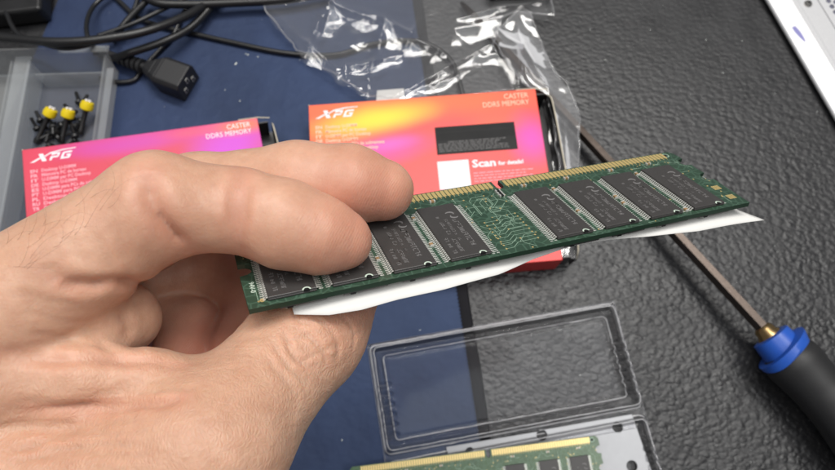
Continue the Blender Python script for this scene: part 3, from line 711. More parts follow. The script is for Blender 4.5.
# ------------------------------------------------------------------ compartment tray (left)
oc = at(119, 72, 1.5)
org = empty('organizer_box', (oc.x, oc.y, 1.5), R(2), label='frosted clear compartment tray holding yellow tipped parts and black screws', cat='storage tray')
OW, OD, OH = 170, 116, 19
b = MB()
def wall(x0, y0, x1, y1, t=1.3, h0=0, h1=OH, lean=.8, out=(1, 0)):
    """thin wall from (x0,y0) to (x1,y1) that leans outwards to its top"""
    ox, oy = out[0]*lean, out[1]*lean; nx_, ny_ = out[0]*t, out[1]*t
    b.add([(x0, y0, h0), (x1, y1, h0), (x1-nx_, y1-ny_, h0), (x0-nx_, y0-ny_, h0), (x0+ox, y0+oy, h1), (x1+ox, y1+oy, h1), (x1+ox-nx_, y1+oy-ny_, h1), (x0+ox-nx_, y0+oy-ny_, h1)],
          [(0, 3, 2, 1), (4, 5, 6, 7), (0, 1, 5, 4), (1, 2, 6, 5), (2, 3, 7, 6), (3, 0, 4, 7)])
b.box((-OW, -OD, 0), (0, 0, 1.2))
wall(0, -OD, 0, 0, out=(1, 0)); wall(-OW, 0, -1, 0, out=(0, 1), lean=7); wall(-OW, -OD, -1, -OD, out=(0, -1)); wall(-OW, -OD, -OW, 0, out=(-1, 0))
sh = b.build('tray_shell', 'frost', org, bevel=.3)
for xd in (-49, -57, -112):
    b = MB(); wall(xd, -OD+1.5, xd, -1.5, t=1.1, h1=OH-1, lean=1.5 if xd != -57 else -1.5, out=(1, 0)); b.build('divider', 'frost', org, bevel=.2)
b = MB(); b.box((-56.5, -OD-2, OH-1.2), (-46.5, 1, OH-.2)); b.build('divider_cap', 'frost', org, bevel=.3)
b = MB(); wall(-46, -9, -3, -9, t=1, h1=13, lean=1, out=(0, 1)); b.box((-30, 2.6, OH-.6), (2, 7, OH+.4)); b.build('label_rail', 'frost', org, bevel=.2)
b = MB(); b.box((1.3, -OD+10, OH-3), (5.5, -8, OH-2)); b.build('rim', 'frost', org, bevel=.2)
# things inside
def in_tray(px, py, z):
    return at(px, py, z)
ylabels = ['yellow knobbed black pin leaning in the clear tray, leftmost of the three', 'yellow knobbed black pin leaning in the clear tray, middle of the three', 'yellow knobbed black pin in the clear tray, rightmost of the three beside the tray wall']
for (h2, t2, lb) in (((50, 113), (36, 143), ylabels[0]), ((68, 114), (61, 143), ylabels[1]), ((87, 106), (80, 134), ylabels[2])):
    hp_ = in_tray(*h2, 14); tp = in_tray(*t2, 4.4); d_ = (tp-hp_); Ld = d_.length; d_.normalize(); s1 = d_.cross(Vector((0, 0, 1))).normalized(); s2 = s1.cross(d_)
    PM = Matrix((s1, d_, s2)).transposed().to_4x4(); PM.translation = hp_*S
    e_ = empty('knobbed_pin', mat=PM, label=lb, cat='pin', group='yellow knobbed pins in the clear tray')
    lathe([(-3.0, 2.0), (-2.5, 3.5), (0, 4.0), (2.0, 3.7), (3.0, 2.2)], 20).build('knob', 'yellow', e_, smooth='auto')
    b = MB(); b.box((-2.0, -3.9, -.6), (2.0, -3.15, .6)); b.box((-.6, -3.95, -2.0), (.6, -3.15, 2.0)); b.build('cross_slot', 'whitelabel', e_)
    lathe([(3.0, 1.5), (Ld-4, 1.5), (Ld-3, 2.0), (Ld, 1.8)], 12).build('rod', 'blackplastic', e_, smooth='auto')
scr0 = None; rnd = random.Random(9)
def screw_parts():
    e_ = empty('black_screw')
    lathe([(0, 1.0), (.3, 2.3), (1.5, 2.5), (2.0, 1.9), (2.1, .8)], 14).build('screw_head', 'blackplastic', e_, smooth='auto')
    b = MB(); pr = []
    for i in range(15): pr.append((2.0+i*.5, 1.15 if i % 2 else .8))
    q_ = lathe(pr, 10); q_.build('thread', 'blackplastic', e_); return e_
names_ = []
for i in range(24):
    if i < 17: px, py = rnd.uniform(35, 66), rnd.uniform(122, 150)
    else: px, py = rnd.uniform(74, 84), rnd.uniform(98, 140)
    if i == 0: e_ = scr0 = screw_parts()
    else:
        e_ = scr0.copy(); COL.objects.link(e_)
        for ch in scr0.children: copy_to(ch, e_)
    e_.location = in_tray(px, py, 4.6+rnd.random()*5)*S; e_.rotation_euler = (rnd.uniform(-.5, .5), rnd.uniform(-.3, .3), rnd.uniform(0, 6.28))
    tag(e_, 'small black screw in the jumbled heap on the floor of the clear tray', 'screw', 'black screws heaped in the clear tray')

# ------------------------------------------------------------------ cables
def cable(pts, r, label, name='cable', n=12, mat='cable'):
    w = [at(x, y, z) for x, y, z in pts]; b = MB(); sp_ = spline(w, 12); b.tube(sp_, r, n)
    o = b.build(name, mat, smooth=True); tag(o, label, 'cable', 'black cables in the upper left'); return o
cable([(-40, 36, 34), (0, 38, 34), (55, 42, 34), (105, 39, 32), (150, 30, 26), (190, 14, 16), (214, -3, 8), (240, -30, 8)], 2.7, 'thick black cable crossing over the clear compartment tray')
cable([(96, 55, 12), (88, 38, 20), (87, 22, 14), (94, 6, 8), (112, -10, 8)], 1.5, 'thin cable making an upright bend behind the clear tray')
cable([(-3, -8, 10), (6, 12, 14), (12, 26, 22), (22, 37, 26), (40, 40, 27)], 1.5, 'thin cable at the far left dropping beside the black adapter')
cable([(112, 42, 6), (128, 20, 8), (154, -6, 12), (170, -20, 12)], 2.2, 'straight black cable slanting up to the top edge left of the thick bundle')
cable([(112, -6, 4), (122, 4, 4), (138, 18, 4), (160, 26, 4), (190, 33, 3.5), (230, 42, 3.5), (285, 53, 3.5), (335, 55, 3.5), (375, 44, 3.5), (420, 42, 4), (450, 60, 4), (462, 92, 4), (468, 125, 3.5)], 1.7, 'thin cable running right across the blue cloth and under the clear bag')
cable([(140, -6, 14), (158, 3, 14), (190, 4.5, 12), (235, 3, 10), (285, 0, 10), (330, -8, 10)], 2.8, 'thick black cable along the top edge of the picture')
cable([(194, 2, 5), (183, 14, 5), (174, 34, 4), (160, 50, 3.3), (143, 68, 3.1), (134, 80, 3.3), (116, 82, 4), (100, 78, 4)], 1.5, 'thin cable looping behind the black plug and under the tray side')
cable([(98, 36, 12), (130, 25, 12), (158, 12, 10), (182, 0, 10), (195, -10, 10)], 1.5, 'thin cable rising right between the two thick cables')
cable([(-6, 34, 16), (30, 40, 18), (60, 48, 26), (84, 46, 26), (100, 40, 18), (118, 30, 10), (134, 10, 8), (140, -12, 8)], 1.6, 'thin dark cable under the thick one along the tray back', )
# plug
pa = at(141, 66, 9); pb_ = at(190, 84, 9); pd = (pb_-pa).normalized(); ps = Vector((0, 0, 1)).cross(pd).normalized(); PMx = Matrix((pd, ps, Vector((0, 0, 1)))).transposed().to_4x4(); PMx.translation = Vector((pa.x, pa.y, 1.6))*S
plug = empty('power_plug', mat=PMx, label='black three hole power plug with ribbed strain relief lying on the blue cloth', cat='power plug')
b = MB()
for x0, x1, w0, w1 in ((4, 12, 4.2, 7.6), (12, 17, 7.6, 9.8), (17, 35, 9.8, 10.0)):
    h0_, h1_ = (3.6 if w0 < 5 else 6.5 if w0 < 8 else 7.8), (6.5 if w1 < 8 else 7.8)
    vs = []
    for x_, w_, h_ in ((x0, w0, h0_), (x1, w1, h1_)):
        vs += [(x_, -w_, 8-h_), (x_, w_, 8-h_), (x_, w_, 8+h_-2.4), (x_, w_-2.4, 8+h_), (x_, -w_+2.4, 8+h_), (x_, -w_, 8+h_-2.4)]
    b.add(vs, [(i, (i+1) % 6, 6+(i+1) % 6, 6+i) for i in range(6)]+[(5, 4, 3, 2, 1, 0), (6, 7, 8, 9, 10, 11)])
b.build('plug_body', 'plug', plug, bevel=.8, seg=3)
q0 = (PMx @ Vector((-.024, 0, .007)))/S; q1 = (PMx @ Vector((-.036, 0, .0065)))/S
w_ = [q0, q1]+[at(*p) for p in ((112, 58, 9), (130, 53, 16), (165, 41, 14), (190, 28, 10), (210, 8, 8), (226, -12, 8), (240, -40, 8))]
b = MB(); b.tube(spline(w_, 12), 2.5, 12); tag(b.build('cable', 'cable', smooth=True), 'thick black cable curving up from the power plug to the top edge', 'cable', 'black cables in the upper left')
b = MB(); b.tube([(-26, 0, 7), (5, 0, 8)], 2.6, 12)
for i in range(5): b.tube([(-16+i*3.8, 0, 7.2), (-13.8+i*3.8, 0, 7.4)], 4.0+.2*i, 14)
b.build('strain_relief', 'plug', plug, smooth='auto')
b = MB()
for y_, z_ in ((-4.6, 6.0), (4.6, 6.0), (0, 10.6)):
    b.box((35.05, y_-1.2, z_-1.9), (35.35, y_+1.2, z_+1.9)); 
b.build('contact_hole', 'solder', plug)
b = MB()
for y_, z_ in ((-4.6, 6.0), (4.6, 6.0), (0, 10.6)): b.box((35.3, y_-.75, z_-1.4), (35.5, y_+.75, z_+1.4))
b.build('contact_slot', 'hole', plug)

def adapter(p0, p1, depth, h, label):
    a_, c_ = at(*p0, 0), at(*p1, 0); d_ = (c_-a_); L_ = d_.length; rz = math.atan2(d_.y, d_.x)
    e_ = empty('power_adapter', (a_.x, a_.y, 1.6), rz, label=label, cat='power adapter')
    MB().box((0, 0, 0), (L_, depth, h)).build('adapter_shell', 'blackplastic', e_, bevel=2.5, seg=3)
    MB().box((L_*.15, depth*.15, h), (L_*.85, depth*.8, h+.2)).build('label_panel', 'blackcard', e_); return e_
adapter((-30, 34), (54, 24), 70, 14, 'black power adapter in the upper left corner beside the cables')
adapter((488, 12), (552, 3), 60, 12, 'black slab shaped adapter at the top edge to the right of the clear bag')

# ------------------------------------------------------------------ clear bags
def bag(poly_px, z_of, seed, label, nx_=150, ny_=90, amp=8, fold=.026, rim=True, mt='bag', ridges=()):
    RG = [(at(*a_, 8).xy, at(*b_, 8).xy, h_) for a_, b_, h_ in ridges]
    P2 = [at(x, y, 4) for x, y in poly_px]; P2 = [(p.x, p.y) for p in P2]
    x0, x1 = min(p[0] for p in P2), max(p[0] for p in P2); y0, y1 = min(p[1] for p in P2), max(p[1] for p in P2)
    rnd = random.Random(seed); dirs = [(rnd.uniform(0, math.pi), rnd.uniform(.7, 2.3)*fold, rnd.uniform(0, 9), rnd.uniform(.3, 1)) for _ in range(8)]
    def hz(x, y):
        wx = x+3.5*noise.noise(Vector((x*.03, y*.03, seed))); wy = y+3.5*noise.noise(Vector((x*.03, y*.03, seed+5)))
        s_ = 0; c_, k_ = math.cos(.55), math.sin(.55); u_, v_ = (wx*c_+wy*k_)*.55, -wx*k_+wy*c_
        for a, f_, ph, am in dirs:
            w_ = .45+.9*max(0, noise.noise(Vector((x*.018+ph, y*.018, seed+9)))+.3)
            s_ += am*w_*(abs((((u_*math.cos(a)+v_*math.sin(a))*f_+ph) % 1)-.5)-.25)/(f_*40)
        for a_, b_, h_ in RG:
            pv = Vector((wx, wy)); D_ = b_-a_; t = (pv-a_).dot(D_)/D_.length_squared; tc_ = min(1, max(0, t)); dd = (pv-a_-D_*tc_).length
            s_ += h_/(amp*.62)*math.exp(-dd/3.2)*(1-.7*abs(2*tc_-1))
        return z_of(x, y)+amp*.62*s_+amp*.03*noise.noise(Vector((x*.12, y*.12, seed)))
    idx = {}; b = MB(); vs = []; fs = []
    def gp(i, j):
        if (i, j) not in idx:
            x = x0+(x1-x0)*i/nx_; y = y0+(y1-y0)*j/ny_; idx[(i, j)] = len(vs); vs.append((x, y, max(2.2, hz(x, y))))
        return idx[(i, j)]
    for i in range(nx_):
        for j in range(ny_):
            x = x0+(x1-x0)*(i+.5)/nx_; y = y0+(y1-y0)*(j+.5)/ny_
            wob = 2.2*noise.noise(Vector((x*.09, y*.09, 3)))
            if inside(x+wob, y+wob, P2): fs.append((gp(i, j), gp(i+1, j), gp(i+1, j+1), gp(i, j+1)))
    b.add(vs, fs); e_ = empty('plastic_bag', (0, 0, 0), label=label, cat='plastic bag')
    b.build('upper_film', mt, e_, smooth=True)
    b2 = MB(); b2.add([(x*.985+x0*.01, y*.985+y1*.01, 2.0+.35*(z-2.2)) for x, y, z in vs], fs); b2.build('lower_film', 'bag', e_, smooth=True)
    if rim:
        rp = []; 
        for k in range(len(P2)):
            p, q = Vector(P2[k]), Vector(P2[(k+1) % len(P2)]); m_ = max(2, int((q-p).length/3))
            for t in range(m_): s_ = p.lerp(q, t/m_); wob = 1.5*noise.noise(Vector((s_.x*.12, s_.y*.12, 3))); rp.append((s_.x-wob, s_.y-wob, max(2.4, hz(s_.x, s_.y))))
        b3 = MB(); b3.tube(rp+rp[:1], .45, 5, cap=False); b3.build('heat_seal', 'bag', e_, smooth=True)
    return e_
bag([(262, 6), (275, -12), (345, -22), (420, -20), (500, -8), (548, -4), (553, 20), (520, 16), (500, 26), (492, 52), (505, 78), (512, 95), (440, 105), (372, 103), (338, 82), (300, 56), (278, 30)],
    lambda x, y: 10, 4, 'large crumpled clear plastic bag behind the orange carton', 210, 130,
    ridges=[((398, 99), (490, 48), 5), ((332, 4), (308, 54), 5), ((388, 6), (370, 88), 4), ((424, 12), (400, 62), 4), ((452, 24), (424, 74), 3.5), ((455, 22), (548, 4), 4), ((340, 72), (398, 58), 4), ((362, 14), (442, 56), 4), ((270, 12), (340, 74), 4), ((300, -4), (372, 22), 4), ((420, 86), (470, 72), 3), ((345, 40), (352, 92), 3)])
bag([(490, 46), (514, 22), (527, 26), (546, 72), (562, 92), (575, 120), (574, 190), (570, 264), (561, 262), (556, 180), (545, 104), (520, 92), (505, 72)],
    lambda x, y: 15, 12, 'small clear plastic sleeve folded over the screwdriver shaft', 110, 190, 8, .03, mt='sleeve', ridges=[((497, 34), (546, 96), 5), ((516, 28), (522, 98), 5), ((500, 56), (540, 78), 4), ((548, 110), (568, 200), 4), ((562, 130), (566, 260), 3)])
lb_ = MB(); q_ = [at(x, y, 5) for x, y in ((377, 90), (404, 88), (405, 101), (376, 102))]
lb_.prism([(p.x, p.y) for p in reversed(q_)], 4.2, 4.4); tag(lb_.build('paper_label', 'paper'), 'small white paper label under the clear bag just above the orange carton', 'label')
# crumbs
cb = MB(); rnd = random.Random(21)
def crumb(px, py, s_, z):
    p = at(px, py, z); m_ = Matrix.Translation(p) @ Matrix.Rotation(rnd.random()*6, 4, 'Z'); cb.box((-s_, -s_*.4, 0), (s_, s_*.4, s_*.35), mat=m_)
for px, py, s_ in ((236, 64, 1.0), (248, 55, .6), (258, 57, .5), (246, 54, .5), (225, 90, .4), (240, 101, .5), (300, 60, .4), (560, 330, .4), (580, 375, .5), (706, 40, .5), (723, 73, .5), (742, 41, .4), (650, 30, .4), (605, 60, .4), (817, 112, .4), (590, 30, .4), (342, 440, .5), (420, 330, .4)): crumb(px, py, s_, 1.5 if px < 440 else 0)
for i in range(120):
    px, py = rnd.uniform(0, 835), rnd.uniform(0, 470); crumb(px, py, rnd.uniform(.08, .26), 1.5 if px < 390+py*.2 else 0)
tag(cb.build('dust_crumbs', 'debris'), 'scattered pale dust crumbs on the cloth and leather', 'dust', kind='stuff')

# ------------------------------------------------------------------ hand (distance field -> mesh, in camera axes, mm)
def C(px, py, d, r): return ((px-417.5)*d/F, (235-py)*d/F, -d, r)
def seg(P, a, b):
    ax_, ay, az, ar = a; bx_, by_, bz_, br = b
    A = np.array([ax_, ay, az], np.float32); D = np.array([bx_-ax_, by_-ay, bz_-az], np.float32); L2 = float(D@D)
    q = P-A; t = np.clip((q@D)/L2, 0, 1)
    return np.linalg.norm(q-t[..., None]*D, axis=-1)-(ar+(br-ar)*t)
def smin(a, b, k):
    h = np.maximum(k-np.abs(a-b), 0)/k; return np.minimum(a, b)-h*h*k*.25
def chain(P, pts, k=2.0):
    d = None
    for a, b_ in zip(pts, pts[1:]):
        s_ = seg(P, a, b_); d = s_ if d is None else smin(d, s_, k)
    return d
I_ = [C(-60, 356, 112, 13.4), C(156, 206, 121, 10.4), C(242, 211, 126, 8.5), C(284, 224, 126.5, 8.9), C(322, 236, 128, 7.7), C(346, 241, 129.5, 5.7)]
M_ = [C(-20, 318, 135, 13), C(200, 197, 144, 10.2), C(298, 184, 142, 9.4), C(350, 184, 142.5, 9.0), C(382, 190, 144.3, 7.6)]
R_ = [C(0, 325, 155, 13), C(215, 262, 170, 10), C(262, 306, 164, 8.8), C(236, 352, 154, 8)]
P_ = [C(0, 365, 165, 12), C(150, 315, 166, 9.5), C(192, 330, 158, 8.2), C(178, 372, 148, 7.6)]
T_ = [C(346, 287, 147.5, 9.0), C(309, 334, 141, 11.8), C(208, 450, 118, 14.0), C(40, 590, 118, 20)]
def field(P):
    idx = chain(P, I_, 3); mid = chain(P, M_, 3); rg = chain(P, R_, 2); pk = chain(P, P_, 2); th = chain(P, T_, 7)
    palm = None
    for a, w in ((I_[0], C(-330, 480, 118, 20)), (M_[0], C(-330, 500, 135, 20)), (R_[0], C(-330, 520, 150, 19)), (P_[0], C(-330, 540, 165, 18))):
        s_ = seg(P, a, w); palm = s_ if palm is None else smin(palm, s_, 12)
    fold1 = chain(P, [C(126, 318, 131, 7.2), C(85, 330, 125, 9.8), C(-80, 350, 122, 16)], 5)
    fold2 = chain(P, [C(208, 376, 125, 3.6), C(150, 382, 119, 5.6), C(80, 380, 115.5, 7.2), C(0, 380, 113, 9), C(-120, 402, 112, 14)], 5)
    web = chain(P, [C(150, 458, 120, 11), C(20, 478, 117, 14), C(-160, 500, 118, 21)], 8)
    d = smin(palm, idx, 6); d = smin(d, mid, 1.6); d = smin(d, rg, 1.6); d = smin(d, pk, 1.6)
    d = smin(d, fold1, 3.0); th = smin(th, web, 16); th = smin(th, fold2, 2.2); d = smin(d, th, 2.2)
    return d
lo = np.array([-135, -92, -190.]); hi = np.array([5, 32, -94.]); st = .62
if os.environ.get('HAND_COARSE'): st = 1.4
gx, gy, gz = [np.arange(lo[i], hi[i], st, dtype=np.float32) for i in range(3)]
G = np.empty((len(gx), len(gy), len(gz)), np.float32)
YY, ZZ = np.meshgrid(gy, gz, indexing='ij')
for i in range(0, len(gx), 12):
    xs_ = gx[i:i+12]; Pq = np.empty((len(xs_),)+YY.shape+(3,), np.float32); Pq[..., 0] = xs_[:, None, None]; Pq[..., 1] = YY; Pq[..., 2] = ZZ
    G[i:i+12] = field(Pq)
G[0] = 5; G[-1] = 5; G[:, 0] = 5; G[:, -1] = 5; G[:, :, 0] = 5; G[:, :, -1] = 5
ins = G < 0
cs = [ins[a:ins.shape[0]-1+a, b_:ins.shape[1]-1+b_, c_:ins.shape[2]-1+c_] for a in (0, 1) for b_ in (0, 1) for c_ in (0, 1)]
cnt = sum(c_.astype(np.int8) for c_ in cs); act = (cnt > 0) & (cnt < 8); cells = np.argwhere(act); vid = -np.ones(act.shape, np.int64); vid[act] = np.arange(len(cells))
acc = np.zeros((len(cells), 3)); num = np.zeros(len(cells))
corn = [(a, b_, c_) for a in (0, 1) for b_ in (0, 1) for c_ in (0, 1)]
for a in range(8):
    for b_ in range(a+1, 8):
        da = np.array(corn[b_])-np.array(corn[a])
        if np.abs(da).sum() != 1: continue
        ga = G[tuple((cells+corn[a]).T)]; gb = G[tuple((cells+corn[b_]).T)]; mk = (ga < 0) != (gb < 0)
        t = np.where(mk, ga/(ga-gb+1e-12), 0); acc += mk[:, None]*(np.array(corn[a])+t[:, None]*da); num += mk
V = lo+(cells+acc/num[:, None])*st
faces = []
for axn, (u, w) in enumerate(((1, 2), (2, 0), (0, 1))):
    sl0 = [slice(None)]*3; sl1 = [slice(None)]*3; sl0[axn] = slice(0, -1); sl1[axn] = slice(1, None)
    ch = ins[tuple(sl0)] != ins[tuple(sl1)]; e = np.argwhere(ch); flip = ins[tuple(sl0)][ch]
    good = (e[:, u] > 0) & (e[:, w] > 0) & (e[:, u] < act.shape[u]) & (e[:, w] < act.shape[w]); e = e[good]; flip = flip[good]
    du = np.zeros(3, int); du[u] = 1; dw = np.zeros(3, int); dw[w] = 1
    q = np.stack([vid[tuple((e-du-dw).T)], vid[tuple((e-dw).T)], vid[tuple(e.T)], vid[tuple((e-du).T)]], 1)
    q[~flip] = q[~flip][:, ::-1]; faces.append(q)
FQ = np.concatenate(faces); FQ = FQ[(FQ >= 0).all(1)]
def grad(P, e=.35):
    return np.stack([(field(P+np.eye(3)[i]*e)-field(P-np.eye(3)[i]*e))/(2*e) for i in range(3)], -1)
Vi = V.astype(np.float32)
edge_pts = (V[:, 0] < lo[0]+2.5) | (V[:, 1] < lo[1]+2.5) | (V[:, 2] > hi[2]-2.5) | (V[:, 0] > hi[0]-2.5) | (V[:, 2] < lo[2]+2.5)
for it in range(2):
    g_ = grad(Vi); stp = field(Vi)[:, None]*g_/np.maximum((g_**2).sum(1, keepdims=True), .2); stp = np.clip(stp, -.6, .6); stp[edge_pts] = 0; Vi = Vi-stp.astype(np.float32)
Nn = grad(Vi); Nn /= np.linalg.norm(Nn, axis=1, keepdims=True)+1e-9
def hit(px, py):
    d = np.array([(px-417.5)/F, (235-py)/F, -1.0]); t = 100.
    for _ in range(60):
        s_ = float(field((d*t)[None].astype(np.float32))[0]); t += s_*.7
        if abs(s_) < .02: return d*t
        if t > 200: return None
    return d*t
def dist_poly(P, pts, param=False):
    best = np.full(len(P), 1e9); par = np.zeros(len(P)); n_ = len(pts)-1
    for k_, (a, b_) in enumerate(zip(pts, pts[1:])):
        D = b_-a; t = np.clip(((P-a)@D)/max(D@D, 1e-6), 0, 1); q = np.linalg.norm(P-a-t[:, None]*D, axis=1)
        par = np.where(q < best, (k_+t)/n_, par); best = np.minimum(best, q)
    if param: return best, par
    return best
creases = [  # pixels, depth, width
    ([(146, 172), (150, 195), (160, 218), (176, 238), (192, 254)], 1.7, 2.0), ([(158, 212), (170, 230), (186, 246)], .7, .8),
    ([(246, 168), (240, 190), (238, 220), (244, 256)], .9, 1.7), ([(252, 178), (247, 200), (247, 225)], .2, .7), ([(233, 176), (229, 200), (230, 228)], .22, .8),
    ([(222, 168), (217, 190), (219, 215)], .2, 1.4),
    ([(58, 282), (90, 286), (130, 284), (160, 274)], 1.6, 1.4),
    ([(60, 281), (52, 272), (48, 262)], .5, 1.6),
    ([(105, 225), (118, 240), (124, 262)], .22, 1.2), ([(88, 232), (104, 250), (110, 270)], .18, 1.2),
    ([(0, 352), (60, 360), (120, 361), (185, 366)], .9, 1.2),
    ([(182, 398), (160, 403), (130, 405), (85, 408), (30, 410)], 1.1, 1.1), ([(200, 388), (150, 392), (100, 392), (50, 392)], .3, .8),
    ([(0, 410), (50, 408), (100, 412), (140, 415)], .4, 1.2), ([(0, 430), (45, 426), (90, 430), (120, 436)], .35, 1.1), ([(0, 448), (50, 446), (90, 450)], .3, 1.1),
    ([(282, 330), (287, 340), (291, 351), (300, 361), (317, 370)], .8, .8), ([(301, 331), (313, 339), (323, 351), (328, 364)], .8, .75),
    ([(312, 317), (330, 330), (339, 345), (337, 360)], .7, .75), ([(272, 338), (279, 354), (292, 370), (308, 384)], .5, .8), ([(336, 312), (348, 322), (355, 336), (352, 350)], .5, .7),
    ([(290, 316), (304, 322), (314, 321)], .4, .7), ([(264, 352), (274, 368), (290, 384), (300, 398)], .3, .8), ([(322, 352), (332, 346), (339, 347)], .4, .6), ([(301, 361), (313, 355), (322, 352)], .4, .6), ([(287, 341), (298, 338), (309, 336)], .4, .6),
    ([(120, 310), (128, 330), (134, 350)], .5, 1.3), ([(96, 340), (110, 350), (128, 362)], .5, 1.2),
]
cr_ = random.Random(77)
for q in range(11):      # long skin lines of the thumb web and of the back of the hand
    y_ = 399+q*6.5+cr_.uniform(-2, 2); x0_ = cr_.uniform(0, 30); x1_ = x0_+cr_.uniform(90, 190)-q*5
    creases.append(([(x0_+(x1_-x0_)*t/5, y_+9*math.sin(t*.9+q*.3)*.4-(t*.8)**1.6*.5+cr_.uniform(-1.5, 1.5)) for t in range(6)], cr_.uniform(.22, .5), cr_.uniform(.6, .95)))
for q in range(7):
    x_ = 28+q*14+cr_.uniform(-4, 4); y_ = 226+q*2
    creases.append(([(x_+t*5+cr_.uniform(-1, 1), y_+t*9) for t in range(5)], cr_.uniform(.1, .2), .9))
for q in range(6):
    y_ = 296+q*9; creases.append(([(5+q*4+t*22, y_+t*t*1.1+cr_.uniform(-1.5, 1.5)) for t in range(5)], cr_.uniform(.18, .38), .8))
disp = np.zeros(len(Vi)); flush = np.zeros(len(Vi))
for pts, dep, wid in creases:
    if pts[0][0] > 270: dep *= .75; wid *= .8; 
    H_ = [hit(*p) for p in pts]; H_ = [h_ for h_ in H_ if h_ is not None]
    if len(H_) < 2: continue
    sp_ = [np.array(q) for q in spline([tuple(h_) for h_ in H_], 5)]
    dd, pr_ = dist_poly(Vi, sp_, True); dep0 = dep; dep = dep*np.clip(np.minimum(pr_, 1-pr_)*4+.12, 0, 1); dep = dep*.88; disp -= dep*np.exp(-(dd/wid)**2); disp += dep*.14*np.exp(-((dd-2.1*wid)/(1.1*wid))**2); flush += (.3 if dep0 > .85 else .05 if dep0 < .6 else .12)*min(1, dep0)*np.exp(-(dd/(wid*1.6))**2)
# broad muscle and bone unevenness plus fine wandering folds
lump = np.array([noise.noise(Vector(p)*.075)*.8+noise.noise(Vector(p)*.2)*.22 for p in Vi.tolist()]); disp += lump*.55
Cpx = 417.5-F*Vi[:, 0]/Vi[:, 2]; Cpy = 235+F*Vi[:, 1]/Vi[:, 2]
def ellip(cx, cy, rx, ry, an=0):
    x = Cpx-cx; y = Cpy-cy; u = (x*math.cos(an)+y*math.sin(an))/rx; w = (-x*math.sin(an)+y*math.cos(an))/ry; return np.exp(-(u*u+w*w))
tips = np.zeros(len(Vi))
for q, r_ in ((I_[5], 14), (M_[4], 15), (T_[0], 13), (R_[3], 13), (P_[3], 12), (I_[2], 7), (M_[2], 7)):
    tips += .55*np.exp(-(np.linalg.norm(Vi-np.array(q[:3]), axis=1)/r_)**2)
for q in (R_, P_): 
    for p_ in q[1:]: tips += .12*np.exp(-(np.linalg.norm(Vi-np.array(p_[:3]), axis=1)/14)**2)
flush = np.clip(flush+tips+.25*np.exp(-(np.linalg.norm(Vi-np.array(I_[1][:3]), axis=1)/11)**2), 0, 1)
# wrinkly dorsal thumb and web, smoother fingers
thumbd = np.minimum(dist_poly(Vi, [np.array(q[:3]) for q in T_]), dist_poly(Vi, [np.array(C(150, 440, 119, 1)[:3]), np.array(C(-160, 450, 118, 1)[:3])]))
wr_ = np.clip(1.35-thumbd/20, .12, 1)
Vd = Vi+Nn*disp[:, None]
# fine longitudinal folds on the thumb web and tight net over the thumb joint
fw = np.array([noise.noise(Vector((p[0]*.28+p[1]*.2, p[1]*.75-p[0]*.25, p[2]*.3))) for p in Vi.tolist()]); Vd += Nn*(fw*.22*np.clip(wr_-.3, 0, 1))[:, None]
me = bpy.data.meshes.new('hand'); me.from_pydata((Vd*S).tolist(), [], FQ.tolist()); me.materials.append(M['skin'])
for p in me.polygons: p.use_smooth = True
for nm, arr in (('flush', flush), ('wrinkle', wr_), ('ridge', np.clip(tips*1.6, .06, 1))):
    a_ = me.attributes.new(nm, 'FLOAT', 'POINT'); a_.data.foreach_set('value', arr.astype(np.float32))
me.update()
hand = bpy.data.objects.new('hand', me); COL.objects.link(hand); hand.matrix_world = CAMM
tag(hand, 'bare left hand with light skin pinching the green memory module between thumb and two fingers', 'hand')
# nails on the far, upper side of the fingers
def nail(a, b_, out, r, L_=10, W_=6.0, parent=hand):
    a = Vector(a[:3]); b_ = Vector(b_[:3]); ax_ = (b_-a).normalized(); out = Vector(out); out = (out-ax_*out.dot(ax_)).normalized(); sd = ax_.cross(out)
    bb = MB(); vs = []; n1_, n2_ = 8, 8
    for i in range(n1_+1):
        for j in range(n2_+1):
            u = -L_*.75+L_*i/n1_*1.05; t = (j/n2_-.5)*1.6; c0 = b_+ax_*u; dr = out*math.cos(t)+sd*math.sin(t); s_ = 2.0
            for _ in range(30):
                q_ = c0+dr*s_; fv = float(field(np.array([q_[:]], np.float32))[0])
                if fv > .12: break
                s_ += max(.15, -fv*.7)
            vs.append(q_+dr*.0)
    bb.add(vs, [(i*(n2_+1)+j, (i+1)*(n2_+1)+j, (i+1)*(n2_+1)+j+1, i*(n2_+1)+j+1) for i in range(n1_) for j in range(n2_)])
    o = bb.build('fingernail', 'nail', parent, smooth=True); q = o.modifiers.new('t', 'SOLIDIFY'); q.thickness = .0003; q.offset = 0
nail(M_[3], M_[4], (0, .5, -.86), 8, 9, 6); nail(I_[4], I_[5], (0, .5, -.86), 7, 9, 6); nail(T_[1], T_[0], (.1, -.6, -.8), 9)
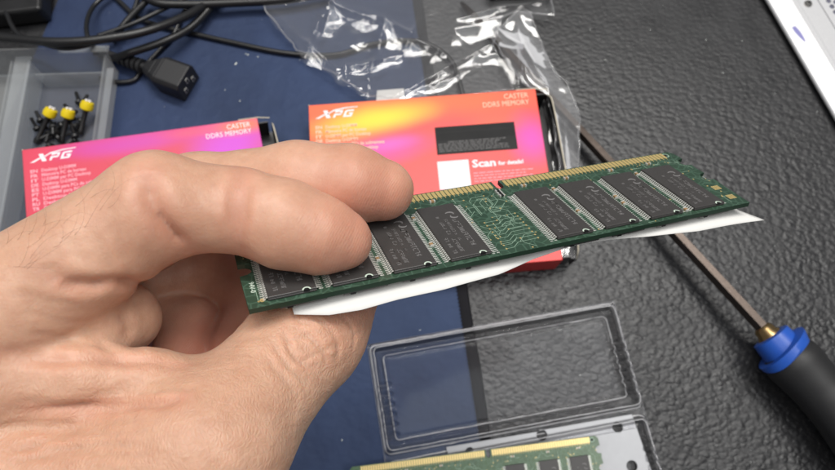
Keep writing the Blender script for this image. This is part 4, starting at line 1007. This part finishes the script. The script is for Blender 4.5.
# hairs on the back of the hand
rnd = random.Random(31); hb = MB(); made = 0
for k in range(400):
    if made >= 26: break
    px = rnd.uniform(2, 112); py = 243-px*.62+rnd.uniform(-2, 46)**1.0
    h_ = hit(px, py)
    if h_ is None or field(h_[None].astype(np.float32))[0] > .5: continue
    n_ = grad(h_[None].astype(np.float32))[0]; n_ = Vector(n_/np.linalg.norm(n_)); d_ = (Vector((.7+rnd.uniform(-.5, .4), .3+rnd.uniform(-.5, .4), 0))).normalized(); p = Vector(h_)-n_*.3
    L_ = rnd.uniform(7, 14); curl = rnd.uniform(-.5, .9); pts_ = []
    for t in range(9):
        pts_.append(p.copy()); d_ = (d_+n_*(.2-.055*t)+Vector((-d_.y, d_.x, 0))*curl*.35).normalized(); p = p+d_*L_/8
    hb.tube(pts_, [.019*(1-.8*t/8) for t in range(9)], 4); made += 1
hb.build('hair', 'hair', hand, smooth=True)

# ------------------------------------------------------------------ light
w = bpy.data.worlds.new('World'); scene.world = w; w.use_nodes = True
bg = w.node_tree.nodes['Background']; bg.inputs[0].default_value = (.88, .92, 1, 1); bg.inputs[1].default_value = .16
def area(name, loc, target, sx_, sy_, power, col=(1, .97, .93)):
    l = bpy.data.lights.new(name, 'AREA'); l.shape = 'RECTANGLE'; l.size = sx_; l.size_y = sy_; l.energy = power; l.color = col
    o = bpy.data.objects.new(name, l); COL.objects.link(o); o.location = loc; o.rotation_euler = (Vector(target)-Vector(loc)).to_track_quat('-Z', 'Y').to_euler(); return o
area('ceiling_tube_light', (.2, .75, 1.7), (0, .1, .05), 1.3, .25, 25, (1, .97, .925))
area('ceiling_tube_light', (-.55, .1, 1.8), (0, .1, .05), 1.2, .25, 9)
area('ceiling_tube_light', (.9, -.1, 1.8), (0, .1, .05), 1.2, .2, 8)
area('ceiling_panel_light', (.3, .2, 1.9), (.05, .1, .05), 1.3, 1.1, 7, (.93, .97, 1))
vs_ = scene.view_settings; vs_.view_transform = 'Standard'; vs_.look = 'None'; vs_.gamma = 1; vs_.exposure = 0
scene.cycles.max_bounces = 10; scene.cycles.transparent_max_bounces = 24; scene.cycles.use_denoising = True
